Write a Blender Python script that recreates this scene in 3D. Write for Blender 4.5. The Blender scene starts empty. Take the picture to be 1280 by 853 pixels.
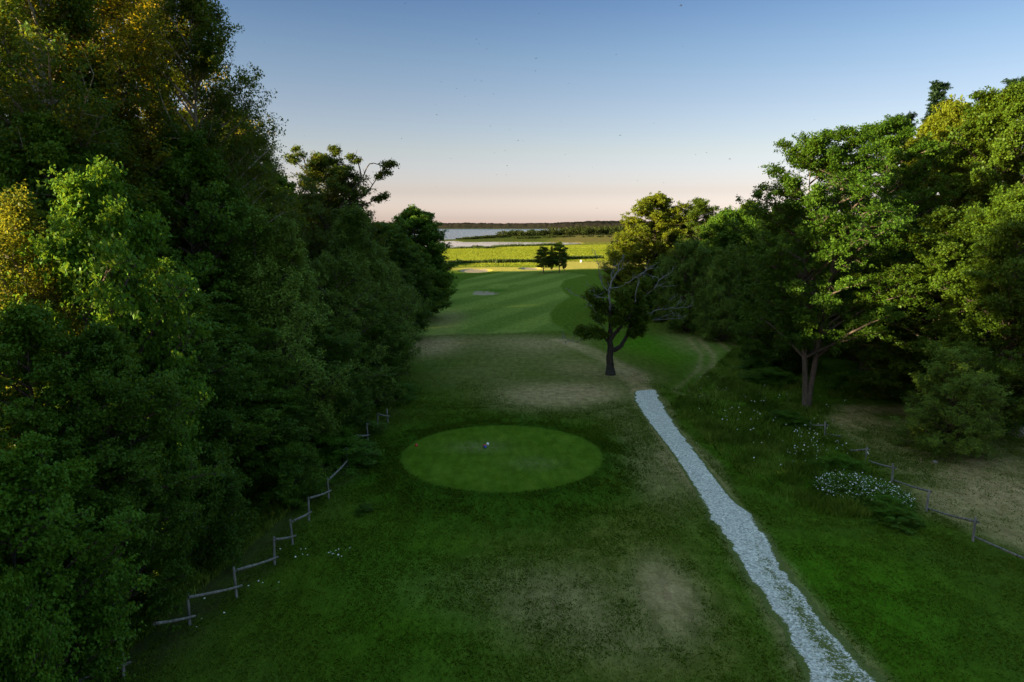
import bpy, math, random
import numpy as np
from mathutils import Vector, Matrix, Quaternion
R_ = math.radians
scene = bpy.context.scene
COL = scene.collection
CAMH = 13.0
PITCH = R_(9.55)
FPX = 853.0          # focal length in pixels of a 1280 wide frame (24 mm on 36 mm)
SUN_EL = 8.0
SUN_AZ = 204.0       # direction TO the sun, degrees from +X counter-clockwise (left, a little behind the viewpoint)

# ------------------------------------------------------------------ geometry of the place
def angle(py): return math.atan((py-426.5)/FPX) + PITCH          # angle below the horizon
def ground(px, py, z=0.0):
    """point of the level z seen at a spot of the photograph"""
    u = (px-640)/FPX; v = (py-426.5)/FPX
    d = (u, math.cos(PITCH)-v*math.sin(PITCH), -math.sin(PITCH)-v*math.cos(PITCH))
    k = (z-CAMH)/d[2]
    return (d[0]*k, d[1]*k)
def aloft(px, py, depth):
    u = (px-640)/FPX; v = (py-426.5)/FPX
    d = (u, math.cos(PITCH)-v*math.sin(PITCH), -math.sin(PITCH)-v*math.cos(PITCH))
    k = depth/d[1]
    return (d[0]*k, depth, CAMH+d[2]*k)

def sd_poly(x, y, poly):
    """signed distance to polygon, negative inside"""
    P = np.array(poly, float); n = len(P)
    best = np.full(x.shape, 1e18); inside = np.zeros(x.shape, bool)
    for i in range(n):
        ax, ay = P[i]; bx, by = P[(i+1) % n]
        ex, ey = bx-ax, by-ay
        L = ex*ex+ey*ey+1e-9
        t = np.clip(((x-ax)*ex+(y-ay)*ey)/L, 0, 1)
        best = np.minimum(best, (x-ax-t*ex)**2+(y-ay-t*ey)**2)
        c = ((ay > y) != (by > y)) & (x < (bx-ax)*(y-ay)/(by-ay+1e-12)+ax)
        inside ^= c
    d = np.sqrt(best)
    return np.where(inside, -d, d)
def sstep(a, b, v):
    t = np.clip((v-a)/(b-a), 0, 1); return t*t*(3-2*t)

# cheap smooth value noise
_r = np.random.RandomState(5)
_tab = _r.rand(256, 256)
def vnoise(x, y, s):
    x = np.asarray(x)/s; y = np.asarray(y)/s
    xi = np.floor(x).astype(int); yi = np.floor(y).astype(int)
    fx = x-xi; fy = y-yi
    fx = fx*fx*(3-2*fx); fy = fy*fy*(3-2*fy)
    a = _tab[xi % 256, yi % 256]; b = _tab[(xi+1) % 256, yi % 256]
    c = _tab[xi % 256, (yi+1) % 256]; d = _tab[(xi+1) % 256, (yi+1) % 256]
    return (a*(1-fx)+b*fx)*(1-fy)+(c*(1-fx)+d*fx)*fy
def fbm(x, y, s, o=4):
    v = 0; a = .5; t = 0
    for k in range(o):
        v = v+a*vnoise(x+17*k, y-31*k, s); t += a; a *= .5; s *= .5
    return v/t

WL = -0.8
def GW(px, py): return ground(px, py, WL)
LAKE = [(-4000, 690), GW(541, 300.2), GW(565, 299.6), GW(600, 297.6), GW(632, 294.8), GW(660, 291.5),
        GW(700, 289.2), GW(735, 287.6), (450, 3300), (200, 3600), (-4000, 3600)]
INLET = [(-500, 668), GW(541, 301.5), GW(565, 301.3), GW(576, 302.7), GW(616, 302.4), GW(660, 302.8), GW(720, 303.4),
         GW(725, 305), GW(690, 306.6), GW(660, 308), GW(616, 309), GW(604, 311.4), GW(580, 310.4), GW(565, 311.4), GW(540, 311), (-500, 420)]
TEE = (-0.55, 36.8); TEER = 5.6
BUNK = [ (ground(605, 366), 3.0, 4.2), (ground(594, 338.5), 5.0, 8.5), (ground(662, 336), 3.4, 7.5) ]
BMND = [ (ground(628, 359), 5.0, 3.0, .8), (ground(612, 332), 8.0, 4., .5)]
DITCH = [ground(x, y) for x, y in ((752, 322.3), (711, 323.2), (667, 327.5), (620, 328.5), (580, 329), (556, 333))]

def height(x, y):
    x = np.asarray(x, float); y = np.asarray(y, float)
    h = .22*(fbm(x, y, 14)-.5)*sstep(12, 30, y)
    # the raised round tee
    r = np.hypot(x-TEE[0], y-TEE[1])
    wob = 1+.05*np.sin(np.arctan2(y-TEE[1], x-TEE[0])*3)
    plate = 1-sstep(TEER, TEER*1.42*wob, r)
    h = h*(1-plate)+.36*plate
    h += .10*np.exp(-((r-9.3)/1.6)**2)*sstep(-4, 5, y-TEE[1])
    # undulating fairway far out
    h += .55*(fbm(x+60, y, 45)-.5)*sstep(60, 95, y)*(1-sstep(210, 250, y))
    h += .45*np.exp(-(((x-11)/8)**2+((y-187)/8)**2))
    h += .5*np.exp(-(((x+20)/6)**2+((y-150)/25)**2))
    for (c, rx, ry) in BUNK:
        q = np.sqrt(((x-c[0])/rx)**2+((y-c[1])/ry)**2)
        h -= .35*(1-sstep(.7, 1.12, q))
    for (c, rx, ry, a) in BMND:
        h += a*np.exp(-(((x-c[0])/rx)**2+((y-c[1])/ry)**2))
    # ditch / low tracks at the right
    h += .35*np.exp(-((x-15.5-.0*y)/2.5)**2)*np.exp(-((y-33)/8)**2)*0
    h -= .45*sstep(215, 300, y)
    far = y > 380
    if np.any(far):
        xf = x[far] if x.ndim else x; yf = y[far] if y.ndim else y
        w = (fbm(xf, yf, 60)-.5)
        d1 = sd_poly(xf, yf, LAKE)+w*22; d2 = sd_poly(xf, yf, INLET)+w*9
        d = np.minimum(d1, d2)
        bed = -2.2+1.75*sstep(-3, 3, d)+.35*sstep(0, 120, d)
        # land beyond rises a little
        bed = bed+sstep(3550, 3700, yf)*2
        if h.ndim: h[far] = bed
        else: h = bed
    return h
def hz(x, y): return float(height(np.array([x]), np.array([y]))[0])

# ------------------------------------------------------------------ tagging
def tag(o, label=None, cat=None, group=None, kind=None):
    if label: o['label'] = label
    if cat: o['category'] = cat
    if group: o['group'] = group
    if kind: o['kind'] = kind
    return o
def empty(name, loc, rz=0):
    o = bpy.data.objects.new(name, None); COL.objects.link(o)
    o.location = loc; o.rotation_euler = (0, 0, rz); o.empty_display_size = .3
    return o
def np_mesh(name, V, F, mat, smooth=False, attrs=None):
    """V (n,3), F (m,k) -> mesh"""
    me = bpy.data.meshes.new(name)
    V = np.asarray(V, np.float32); F = np.asarray(F, np.int32)
    m, k = F.shape
    me.vertices.add(len(V)); me.vertices.foreach_set('co', V.ravel())
    me.loops.add(m*k); me.loops.foreach_set('vertex_index', F.ravel())
    me.polygons.add(m); me.polygons.foreach_set('loop_start', np.arange(0, m*k, k, dtype=np.int32))
    try: me.polygons.foreach_set('loop_total', np.full(m, k, np.int32))
    except Exception: pass
    if attrs:
        for an, (dom, arr) in attrs.items():
            a = me.attributes.new(an, 'FLOAT', dom); a.data.foreach_set('value', np.asarray(arr, np.float32).ravel())
    me.update(calc_edges=True)
    if smooth: me.polygons.foreach_set('use_smooth', np.ones(m, bool))
    if mat: me.materials.append(mat)
    return me
def link(name, me, parent=None):
    o = bpy.data.objects.new(name, me); COL.objects.link(o)
    if parent: o.parent = parent
    return o

# ------------------------------------------------------------------ tubes
class Tubes:
    def __init__(s): s.V = []; s.F = []; s.n = 0
    def tube(s, pts, rad, sides=6, cap=True):
        P = np.array(pts, float); n = len(P)
        rad = np.broadcast_to(np.array(rad, float), (n,))
        T = np.gradient(P, axis=0); T /= np.linalg.norm(T, axis=1)[:, None]+1e-9
        ref = np.array([0, 0, 1.]) if abs(T[:, 2].mean()) < .8 else np.array([1., 0, 0])
        A = np.cross(T, ref); A /= np.linalg.norm(A, axis=1)[:, None]+1e-9
        B = np.cross(T, A)
        th = np.arange(sides)/sides*2*math.pi
        ring = P[:, None, :]+rad[:, None, None]*(A[:, None, :]*np.cos(th)[None, :, None]+B[:, None, :]*np.sin(th)[None, :, None])
        base = s.n
        s.V.append(ring.reshape(-1, 3)); s.n += n*sides
        i = np.arange(n-1)[:, None]*sides; j = np.arange(sides)[None, :]; jn = (j+1) % sides
        q = np.stack([base+i+j, base+i+jn, base+i+sides+jn, base+i+sides+j], -1).reshape(-1, 4)
        s.F.append(q)
        if cap:
            for e, flip in ((0, True), (n-1, False)):
                c = s.n; s.V.append(P[e][None]); s.n += 1
                idx = base+e*sides+np.arange(sides); nx = base+e*sides+(np.arange(sides)+1) % sides
                f = np.stack([idx, nx, np.full(sides, c), np.full(sides, c)], -1)
                # triangles stored as quads would be degenerate: pair up neighbours instead
                f = np.stack([idx[0::2], nx[0::2], nx[1::2] if sides % 2 == 0 else nx[0::2], np.full(len(idx[0::2]), c)], -1)
                s.F.append(f)
    def cones(s, A, B, ra, rb):
        """many straight 4-sided twigs"""
        n = len(A)
        if n == 0: return
        T = B-A; T = T/(np.linalg.norm(T, axis=1)[:, None]+1e-9)
        ref = np.where(np.abs(T[:, 2:3]) < .8, np.array([[0, 0, 1.]]), np.array([[1., 0, 0]]))
        U = np.cross(T, ref); U /= np.linalg.norm(U, axis=1)[:, None]+1e-9
        W = np.cross(T, U)
        th = np.arange(4)*math.pi/2
        off = U[:, None, :]*np.cos(th)[None, :, None]+W[:, None, :]*np.sin(th)[None, :, None]
        ra = np.broadcast_to(np.asarray(ra, float), (n,)); rb = np.broadcast_to(np.asarray(rb, float), (n,))
        V = np.concatenate([A[:, None]+off*ra[:, None, None], B[:, None]+off*rb[:, None, None]], 1)
        b = s.n+np.arange(n)[:, None]*8
        for j in range(4):
            k = (j+1) % 4
            s.F.append(np.concatenate([b+j, b+k, b+4+k, b+4+j], 1))
        s.V.append(V.reshape(-1, 3)); s.n += n*8
    def mesh(s, name, mat, smooth=True):
        return np_mesh(name, np.concatenate(s.V), np.concatenate(s.F), mat, smooth)

# ------------------------------------------------------------------ materials
def mat_new(name):
    m = bpy.data.materials.new(name); m.use_nodes = True
    nt = m.node_tree; nt.nodes.clear()
    out = nt.nodes.new('ShaderNodeOutputMaterial')
    return m, nt, out
class NT:
    def __init__(s, nt): s.nt = nt
    def n(s, t, **kw):
        nd = s.nt.nodes.new(t)
        for k, v in kw.items(): setattr(nd, k, v)
        return nd
    def lk(s, a, b): s.nt.links.new(a, b)
    def val(s, sock, v):
        if hasattr(v, 'is_linked') or hasattr(v, 'links'): s.lk(v, sock)
        else: sock.default_value = v
    def math(s, op, a, b=0.0, clamp=False):
        nd = s.n('ShaderNodeMath', operation=op); nd.use_clamp = clamp
        s.val(nd.inputs[0], a); s.val(nd.inputs[1], b); return nd.outputs[0]
    def mix(s, f, a, b, mode='MIX'):
        nd = s.n('ShaderNodeMix', data_type='RGBA', blend_type=mode)
        s.val(nd.inputs[0], f)
        for i, c in ((6, a), (7, b)):
            if isinstance(c, (tuple, list)): nd.inputs[i].default_value = (*c[:3], 1)
            else: s.lk(c, nd.inputs[i])
        return nd.outputs[2]
    def noise(s, scale, detail=4, rough=.55, vec=None, dist=0):
        nd = s.n('ShaderNodeTexNoise'); nd.inputs['Scale'].default_value = scale
        nd.inputs['Detail'].default_value = detail; nd.inputs['Roughness'].default_value = rough
        nd.inputs['Distortion'].default_value = dist
        if vec is not None: s.lk(vec, nd.inputs['Vector'])
        return nd.outputs['Fac']
    def ramp(s, f, a, b, lo=0., hi=1.):
        nd = s.n('ShaderNodeMapRange'); nd.clamp = True
        s.val(nd.inputs[0], f)
        nd.inputs[1].default_value = a; nd.inputs[2].default_value = b
        nd.inputs[3].default_value = lo; nd.inputs[4].default_value = hi
        return nd.outputs[0]
    def attr(s, name):
        nd = s.n('ShaderNodeAttribute', attribute_name=name); return nd.outputs['Fac']
    def pos(s, scale=(1, 1, 1)):
        g = s.n('ShaderNodeNewGeometry')
        if scale == (1, 1, 1): return g.outputs['Position']
        m = s.n('ShaderNodeMapping'); m.inputs['Scale'].default_value = scale
        s.lk(g.outputs['Position'], m.inputs['Vector']); return m.outputs[0]
    def bump(s, h, strength=.5, dist=.05):
        b = s.n('ShaderNodeBump'); b.inputs['Strength'].default_value = strength
        b.inputs['Distance'].default_value = dist; s.lk(h, b.inputs['Height']); return b.outputs[0]

def leaf_mat(name, dark, light, trans, tfac=.38, rough=.5, spec=.15):
    m, nt, out = mat_new(name); N = NT(nt)
    oi = N.n('ShaderNodeObjectInfo')
    t = N.attr('tint')
    col = N.mix(t, dark, light)
    vr = N.ramp(oi.outputs['Random'], 0, 1, .82, 1.18)
    hsv = N.n('ShaderNodeHueSaturation'); N.lk(col, hsv.inputs['Color']); N.lk(vr, hsv.inputs['Value'])
    hsv.inputs['Saturation'].default_value = 1.0
    p = N.n('ShaderNodeBsdfPrincipled'); N.lk(hsv.outputs[0], p.inputs['Base Color'])
    p.inputs['Roughness'].default_value = rough; p.inputs['Specular IOR Level'].default_value = spec
    tr = N.n('ShaderNodeBsdfTranslucent')
    tc = N.mix(t, trans, tuple(min(1, c*1.5) for c in trans)); N.lk(tc, tr.inputs['Color'])
    ms = N.n('ShaderNodeMixShader'); ms.inputs[0].default_value = tfac
    N.lk(p.outputs[0], ms.inputs[1]); N.lk(tr.outputs[0], ms.inputs[2]); N.lk(ms.outputs[0], out.inputs[0])
    return m
def bark_mat(name, a, b, scale=3):
    m, nt, out = mat_new(name); N = NT(nt)
    tc = N.n('ShaderNodeTexCoord')
    mp = N.n('ShaderNodeMapping'); mp.inputs['Scale'].default_value = (scale*3, scale*3, scale*.6)
    N.lk(tc.outputs['Object'], mp.inputs['Vector'])
    f = N.noise(1.5, 6, .65, mp.outputs[0])
    col = N.mix(N.ramp(f, .35, .65), a, b)
    p = N.n('ShaderNodeBsdfPrincipled'); N.lk(col, p.inputs['Base Color']); p.inputs['Roughness'].default_value = .9
    p.inputs['Specular IOR Level'].default_value = .15
    N.lk(N.bump(f, .8, .04), p.inputs['Normal']); N.lk(p.outputs[0], out.inputs[0])
    return m
def plain_mat(name, c, rough=.6, spec=.3, var=.25, scale=8):
    m, nt, out = mat_new(name); N = NT(nt)
    tc = N.n('ShaderNodeTexCoord')
    f = N.noise(scale, 4, .6, tc.outputs['Object'])
    col = N.mix(N.ramp(f, .3, .7), tuple(v*(1-var) for v in c), tuple(min(1, v*(1+var)) for v in c))
    p = N.n('ShaderNodeBsdfPrincipled'); N.lk(col, p.inputs['Base Color']); p.inputs['Roughness'].default_value = rough
    p.inputs['Specular IOR Level'].default_value = spec
    N.lk(p.outputs[0], out.inputs[0]); return m

M = {}
M['linden'] = leaf_mat('linden_leaf', (.028, .080, .007), (.092, .190, .014), (.14, .20, .01), .3)
M['hazel'] = leaf_mat('hazel_leaf', (.036, .105, .008), (.095, .215, .014), (.17, .26, .015), .3)
M['aspen'] = leaf_mat('aspen_leaf', (.024, .054, .005), (.072, .115, .010), (.42, .32, .01), .42)
M['aspen_green'] = leaf_mat('green_aspen_leaf', (.020, .056, .006), (.066, .135, .012), (.20, .22, .01), .34)
M['willow'] = leaf_mat('willow_leaf', (.062, .130, .014), (.175, .270, .036), (.14, .19, .02), .25)
M['maple'] = leaf_mat('maple_leaf', (.024, .064, .005), (.080, .142, .010), (.20, .21, .008), .3)
M['gold_maple'] = leaf_mat('gold_maple_leaf', (.060, .100, .006), (.150, .180, .012), (.30, .30, .01), .34)  # gold of the evening sun painted into the leaf colour
M['alder'] = leaf_mat('alder_leaf', (.022, .066, .006), (.072, .148, .010), (.13, .17, .008), .3)
M['oak'] = leaf_mat('oak_leaf', (.026, .060, .006), (.070, .125, .010), (.18, .18, .01), .3)
M['spruce'] = leaf_mat('spruce_needles', (.012, .034, .014), (.028, .060, .024), (.05, .08, .03), .1)
M['birch'] = leaf_mat('birch_leaf', (.06, .095, .008), (.13, .165, .016), (.32, .31, .02), .38)
M['bark'] = bark_mat('bark', (.045, .036, .028), (.13, .105, .085))
M['dark_bark'] = bark_mat('dark_bark', (.020, .018, .016), (.075, .065, .055))
M['pale_bark'] = bark_mat('pale_bark', (.16, .13, .10), (.40, .36, .30), 1.5)
M['dead_wood'] = bark_mat('dead_wood', (.13, .13, .132), (.29, .29, .29), 2)
M['fence_wood'] = bark_mat('fence_wood', (.09, .088, .08), (.26, .25, .235), 2)

# ------------------------------------------------------------------ leaves
def leaves_geo(rs, C, Nrm, L, W, droop=.2):
    """leaf quads at C with normals Nrm; returns V (4n,3), F"""
    n = len(C)
    Nrm = Nrm/(np.linalg.norm(Nrm, axis=1)[:, None]+1e-9)
    D = rs.normal(size=(n, 3)); D[:, 2] -= droop
    D -= (D*Nrm).sum(1)[:, None]*Nrm
    D /= np.linalg.norm(D, axis=1)[:, None]+1e-9
    S = np.cross(Nrm, D)
    L = np.broadcast_to(L, (n,))[:, None]; W = np.broadcast_to(W, (n,))[:, None]
    a = C-D*L*.5; c = C+D*L*.5-Nrm*L*.12
    b = C+S*W*.5-D*L*.08+Nrm*W*.16; d = C-S*W*.5-D*L*.08+Nrm*W*.16
    V = np.stack([a, b, c, d], 1).reshape(-1, 3)
    return V, np.arange(4*n).reshape(n, 4)

PROF = {
 'oval':   lambda t: np.sqrt(np.clip(1-(2*t-.92)**2*.98, .02, 1))*np.where(t > .85, 1-(t-.85)*1.6, 1),
 'tall':   lambda t: np.clip(np.sin(np.pi*np.clip(t*.93+.08, 0, 1))**.65, .12, 1),
 'point':  lambda t: np.where(t < .35, .78+.22*np.sin(t/.35*np.pi/2), np.clip(1-(np.clip(t-.35, 0, 1)/.65)**1.35, .06, 1)),
 'broad':  lambda t: np.clip(np.sqrt(np.clip(1-np.abs(2*t-.8)**2.4/3.0, .03, 1)), .15, 1),
 'dome':   lambda t: np.sqrt(np.clip(1-np.clip((t-.3)/.7, 0, 1)**2.2, .02, 1))*np.where(t < .3, .82+.18*t/.3, 1),
 'bush':   lambda t: np.sqrt(np.clip(1-(t*.97)**2.2, .02, 1)),
 'cone':   lambda t: np.clip(1-t, .06, 1)**.6,
}
def grow(name, seed, H, Rr, cb, prof, nl, nsub, ntw, nleaf, leaf, lw, up, leafmat, barkmat, tr=.25, spread=.22, flat=.6,
         sublen=.34, leaders=1, gap=0., lump=.25, wood=True, droop=.2, tw_out=.25, tipb=.6, minl=.35):
    rs = np.random.RandomState(seed)
    # trunk(s)
    T = Tubes()
    zz = np.linspace(0, 1, 12)
    lead = []
    for k in range(leaders):
        az = 2*math.pi*k/leaders+rs.rand()
        sp = 0 if leaders == 1 else .28*Rr
        wob = np.cumsum(rs.normal(size=(12, 2))*.012*H*.5, axis=0)*zz[:, None]
        P = np.stack([wob[:, 0]+sp*math.cos(az)*zz**.8, wob[:, 1]+sp*math.sin(az)*zz**.8, zz*H*(.96 if k == 0 else rs.uniform(.8, .93))], 1)
        P[0, 2] = -.25
        lead.append(P)
        rr = tr/math.sqrt(leaders)*(1.0-zz*.92); rr[0] *= 1.35
        T.tube(P, rr, 8)
    # limbs
    i = np.arange(nl)
    t = (i+rs.rand(nl))/nl
    t = t**.9
    pr = PROF[prof](t)
    az = i*2.39996+rs.normal(size=nl)*.35
    lob = 1+lump*np.sin(az*2+seed)+lump*.8*np.sin(az*3+t*9+seed*2)*.6
    rad = Rr*pr*rs.uniform(.72, 1.08, nl)*lob
    ztip = cb+(H*.985-cb)*t
    li = rs.randint(leaders, size=nl)
    def tp(k, z):
        P = lead[k]; return np.array([np.interp(z, P[:, 2], P[:, 0]), np.interp(z, P[:, 2], P[:, 1]), z])
    A = np.zeros((nl, 3)); B = np.zeros((nl, 3))
    for q in range(nl):
        z0 = max(ztip[q]-rad[q]*up*rs.uniform(.7, 1.3), cb*.75, .15)
        z0 = min(z0, lead[li[q]][-1, 2]-.1)
        A[q] = tp(li[q], z0)
        B[q] = np.array([rad[q]*math.cos(az[q]), rad[q]*math.sin(az[q]), ztip[q]])+np.append(tp(li[q], min(ztip[q], H*.9))[:2]*.6, 0)
    keep = rs.rand(nl) > gap
    A = A[keep]; B = B[keep]; nl = len(A)
    ctrl = (A+B)/2; ctrl[:, 2] += (np.linalg.norm(B-A, axis=1))*(.10 if up > .3 else .04)
    def bez(s):   # s (...,) for all limbs: returns (nl, k, 3)
        s = s[..., None]
        return (1-s)**2*A[:, None]+2*s*(1-s)*ctrl[:, None]+s**2*B[:, None]
    ss = np.tile(np.linspace(0, 1, 5), (nl, 1)); LP = bez(ss)
    ln = np.linalg.norm(B-A, axis=1)
    if wood:
        for q in range(nl):
            r0 = min(tr*.42, .018*ln[q]+.02)
            T.tube(LP[q], np.linspace(r0, .012, 5), 5, cap=False)
    # sub branches
    s = .26+.74*(np.arange(nsub)[None, :]+rs.rand(nl, nsub))/nsub
    SP = bez(s)
    tan = (B-A)/ln[:, None]
    d = tan[:, None, :]*.75+rs.normal(size=(nl, nsub, 3))*np.array([.62, .62, .42*flat+.1])
    d[..., 2] += up*.25
    d /= np.linalg.norm(d, axis=2)[..., None]
    sl = Rr*sublen*(1.15-.55*s)*rs.uniform(.6, 1.25, (nl, nsub))*np.clip(ln/Rr, minl, 1.2)[:, None]
    SE = SP+d*sl[..., None]
    if wood: T.cones(SP.reshape(-1, 3), SE.reshape(-1, 3), .018, .006)
    # twigs
    u = rs.rand(nl, nsub, ntw)**tipb
    TP = SP[:, :, None, :]+(SE-SP)[:, :, None, :]*u[..., None]
    off = rs.normal(size=TP.shape)*np.array([1, 1, flat])*spread*1.2
    off[..., 2] += tw_out*spread
    TC = TP+off
    # leaves
    LC = TC[:, :, :, None, :]+rs.normal(size=TC.shape[:3]+(nleaf, 3))*np.array([1, 1, flat])*spread*.62
    C = LC.reshape(-1, 3)
    C = C[C[:, 2] > .06]
    ax = np.stack([C[:, 0], C[:, 1], (C[:, 2]-(cb+H)/2)*.4], 1)
    ax /= np.linalg.norm(ax, axis=1)[:, None]+1e-9
    n = len(C)
    Nn = ax*.35+np.array([0, 0, .75])+rs.normal(size=(n, 3))*.55
    size = leaf*rs.uniform(.65, 1.3, n)
    V, F = leaves_geo(rs, C, Nn, size, size*lw, droop)
    clump = vnoise(C[:, 0]+C[:, 2]*.7, C[:, 1]-C[:, 2]*.7, Rr*.3)
    tint = np.clip(clump*.65+rs.rand(n)*.5-.1, 0, 1)
    crown = np_mesh('crown', V, F, leafmat, False, {'tint': ('FACE', tint)})
    trunk = T.mesh('trunk', barkmat)
    return dict(H=H, R=Rr, crown=crown, trunk=trunk)

P_ = {}
P_['linden_a'] = grow('linden', 11, 14, 4.4, .6, 'oval', 96, 9, 6, 20, .145, .72, .5, M['linden'], M['bark'], .26, .20, lump=.16, flat=.55)
P_['linden_b'] = grow('linden', 12, 14, 4.4, .6, 'oval', 90, 9, 6, 20, .145, .72, .4, M['linden'], M['bark'], .26, .21, lump=.24, flat=.5)
P_['dome'] = grow('dome', 15, 15, 6.2, .3, 'dome', 130, 11, 6, 18, .21, .8, .4, M['linden'], M['bark'], .3, .26, lump=.10, flat=.6, sublen=.26)
P_['dome_b'] = grow('dome', 16, 14, 5.4, .3, 'dome', 120, 10, 6, 18, .19, .8, .4, M['alder'], M['bark'], .3, .25, lump=.16, flat=.55, sublen=.28)
P_['hazel'] = grow('hazel', 13, 10, 3.6, .4, 'oval', 70, 9, 6, 17, .15, .78, .7, M['hazel'], M['bark'], .16, .22, leaders=3, lump=.25)
P_['aspen_a'] = grow('aspen', 21, 25, 4.3, 5, 'tall', 110, 9, 6, 19, .135, .85, .85, M['aspen_green'], M['pale_bark'], .26, .24, gap=.08, lump=.25, flat=.9)
P_['aspen_b'] = grow('aspen', 22, 25, 4.6, 4, 'tall', 104, 9, 6, 19, .135, .85, .8, M['aspen'], M['bark'], .26, .26, gap=.12, lump=.36, flat=.9)
P_['willow_a'] = grow('willow', 31, 13.5, 3.9, .3, 'point', 110, 10, 6, 17, .15, .42, 1.1, M['willow'], M['bark'], .2, .15, leaders=3, flat=1.2, lump=.2)
P_['willow_b'] = grow('willow', 32, 12, 3.8, .3, 'bush', 104, 10, 6, 17, .15, .42, .9, M['willow'], M['bark'], .2, .15, leaders=4, flat=1.2, lump=.28)
P_['maple_a'] = grow('maple', 41, 17, 5.8, 2.2, 'dome', 96, 13, 6, 25, .155, .85, .42, M['maple'], M['bark'], .28, .24, flat=.5, lump=.2, gap=.03, sublen=.27)
P_['maple_b'] = grow('maple', 42, 17, 5.8, 2.0, 'dome', 96, 13, 6, 25, .155, .85, .45, M['maple'], M['bark'], .28, .24, flat=.5, lump=.26, gap=.05, sublen=.27)
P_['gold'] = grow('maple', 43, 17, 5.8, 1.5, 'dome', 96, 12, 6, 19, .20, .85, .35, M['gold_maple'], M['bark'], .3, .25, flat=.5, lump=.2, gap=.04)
P_['alder_a'] = grow('alder', 51, 18.5, 5, 3.2, 'dome', 100, 11, 6, 25, .132, .8, .5, M['alder'], M['bark'], .26, .21, flat=.55, lump=.22, gap=.06, sublen=.27)
P_['alder_b'] = grow('alder', 52, 18.5, 5, 4.8, 'dome', 100, 11, 6, 25, .132, .8, .5, M['alder'], M['bark'], .34, .21, flat=.55, lump=.28, gap=.06, sublen=.27, leaders=2)
P_['oak'] = grow('oak', 61, 18, 6.2, 2, 'dome', 90, 12, 6, 18, .18, .7, .35, M['oak'], M['bark'], .36, .26, flat=.5, lump=.3, gap=.08)
P_['birch'] = grow('birch', 71, 14, 2.8, 2, 'tall', 72, 8, 6, 15, .115, .75, .8, M['birch'], M['pale_bark'], .14, .2, flat=1, lump=.25, gap=.08)
P_['shrub_a'] = grow('shrub', 81, 5, 2.4, .15, 'bush', 50, 8, 5, 18, .13, .6, .6, M['linden'], M['bark'], .08, .18, leaders=4, lump=.35, flat=.8)
P_['shrub_b'] = grow('shrub', 82, 4.4, 2.4, .15, 'bush', 46, 8, 5, 17, .14, .6, .7, M['hazel'], M['bark'], .08, .2, leaders=4, lump=.4, flat=.8)
P_['spruce_thin'] = grow('spruce', 92, 25, 3.4, 3, 'cone', 170, 8, 5, 9, .22, .3, .5, M['spruce'], M['bark'], .22, .11, flat=.6, lump=.35, gap=.1, sublen=.22, minl=.2)
P_['small_tree'] = grow('small', 95, 8.6, 2.6, 1.7, 'broad', 34, 8, 6, 15, .19, .8, .3, M['oak'], M['bark'], .16, .2, lump=.45, flat=.5, gap=.1)
P_['small_tree_b'] = grow('small', 99, 8.6, 2.6, 1.9, 'dome', 36, 8, 6, 15, .19, .8, .4, M['oak'], M['bark'], .16, .2, lump=.3, flat=.5, gap=.1)

TREE_N = 0
def plant(proto, x, y, H, R, name, label, group, cat='tree', rz=None):
    global TREE_N
    TREE_N += 1
    p = P_[proto]
    if rz is None: rz = (TREE_N*137.5) % 360
    e = empty(name, (x, y, hz(x, y)), R_(rz))
    sR = R/p['R']; e.scale = (sR, sR, H/p['H'])
    link('trunk' if cat == 'tree' else 'stems', p['trunk'], e); link('crown' if cat == 'tree' else 'foliage', p['crown'], e)
    tag(e, label, cat, group)
    return e
def apex(proto, px, py, depth, R, name, label, group, cat='tree', rz=None, dx=0):
    x, y, z = aloft(px, py, depth)
    return plant(proto, x+dx, y, z-hz(x, y), R, name, label, group, cat, rz)

GL = 'trees of the left wood'
GR = 'trees of the right wood'
# ---- left wood, from the far end to the near corner
apex('dome', 514, 262, 97, 6.0, 'linden_tree', 'dark round crowned tree at the far end of the left wood, beside the lake view', GL)
apex('dome_b', 538, 310, 118, 3.0, 'linden_tree', 'low dark tree peeping out behind the round crown at the end of the left wood', GL)
apex('dome_b', 474, 280, 78, 5.2, 'linden_tree', 'dark green tree between the round end tree and the oak with bare twigs', GL)
oakL = apex('oak', 408, 196, 68, 6.4, 'oak_tree', 'tall dark oak with bare crooked twigs against the sky, behind the left willows', GL)
apex('willow_a', 446, 262, 54, 4.4, 'willow_tree', 'grey green willow in front of the left oak, its flank over the far fence rails', GL)
apex('willow_b', 480, 330, 60, 3.1, 'willow_tree', 'rounded willow at the lawn edge, right of the pointed grey green one', GL)
apex('willow_a', 336, 268, 37, 4.1, 'willow_tree', 'pale pointed willow standing before the tall aspens of the left wood', GL)
apex('willow_b', 408, 316, 46, 3.8, 'willow_tree', 'soft willow filling the gap between the two pointed willows on the left', GL)
apex('linden_a', 455, 372, 49, 3.0, 'linden_tree', 'dark low tree over the farthest left fence posts', GL)
apex('linden_b', 385, 395, 39, 3.2, 'linden_tree', 'dark tree behind the middle posts of the left fence', GL)
apex('aspen_a', 236, -38, 41, 3.8, 'aspen_tree', 'tall aspen whose outer edge meets the sky, rightmost of the giants on the left', GL)
apex('aspen_b', 170, -60, 47, 4.6, 'aspen_tree', 'tall loose aspen with sky showing through beside its pale stem', GL)
apex('aspen_b', 105, -95, 37, 4.6, 'aspen_tree', 'huge golden leaved aspen second from the left edge at the top', GL)
apex('aspen_a', 30, -120, 34, 4.6, 'aspen_tree', 'huge dark aspen filling the upper left corner', GL)
apex('aspen_a', 298, 135, 50, 3.8, 'aspen_tree', 'shorter aspen leaning out below the rightmost giant, before the oak', GL)
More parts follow.
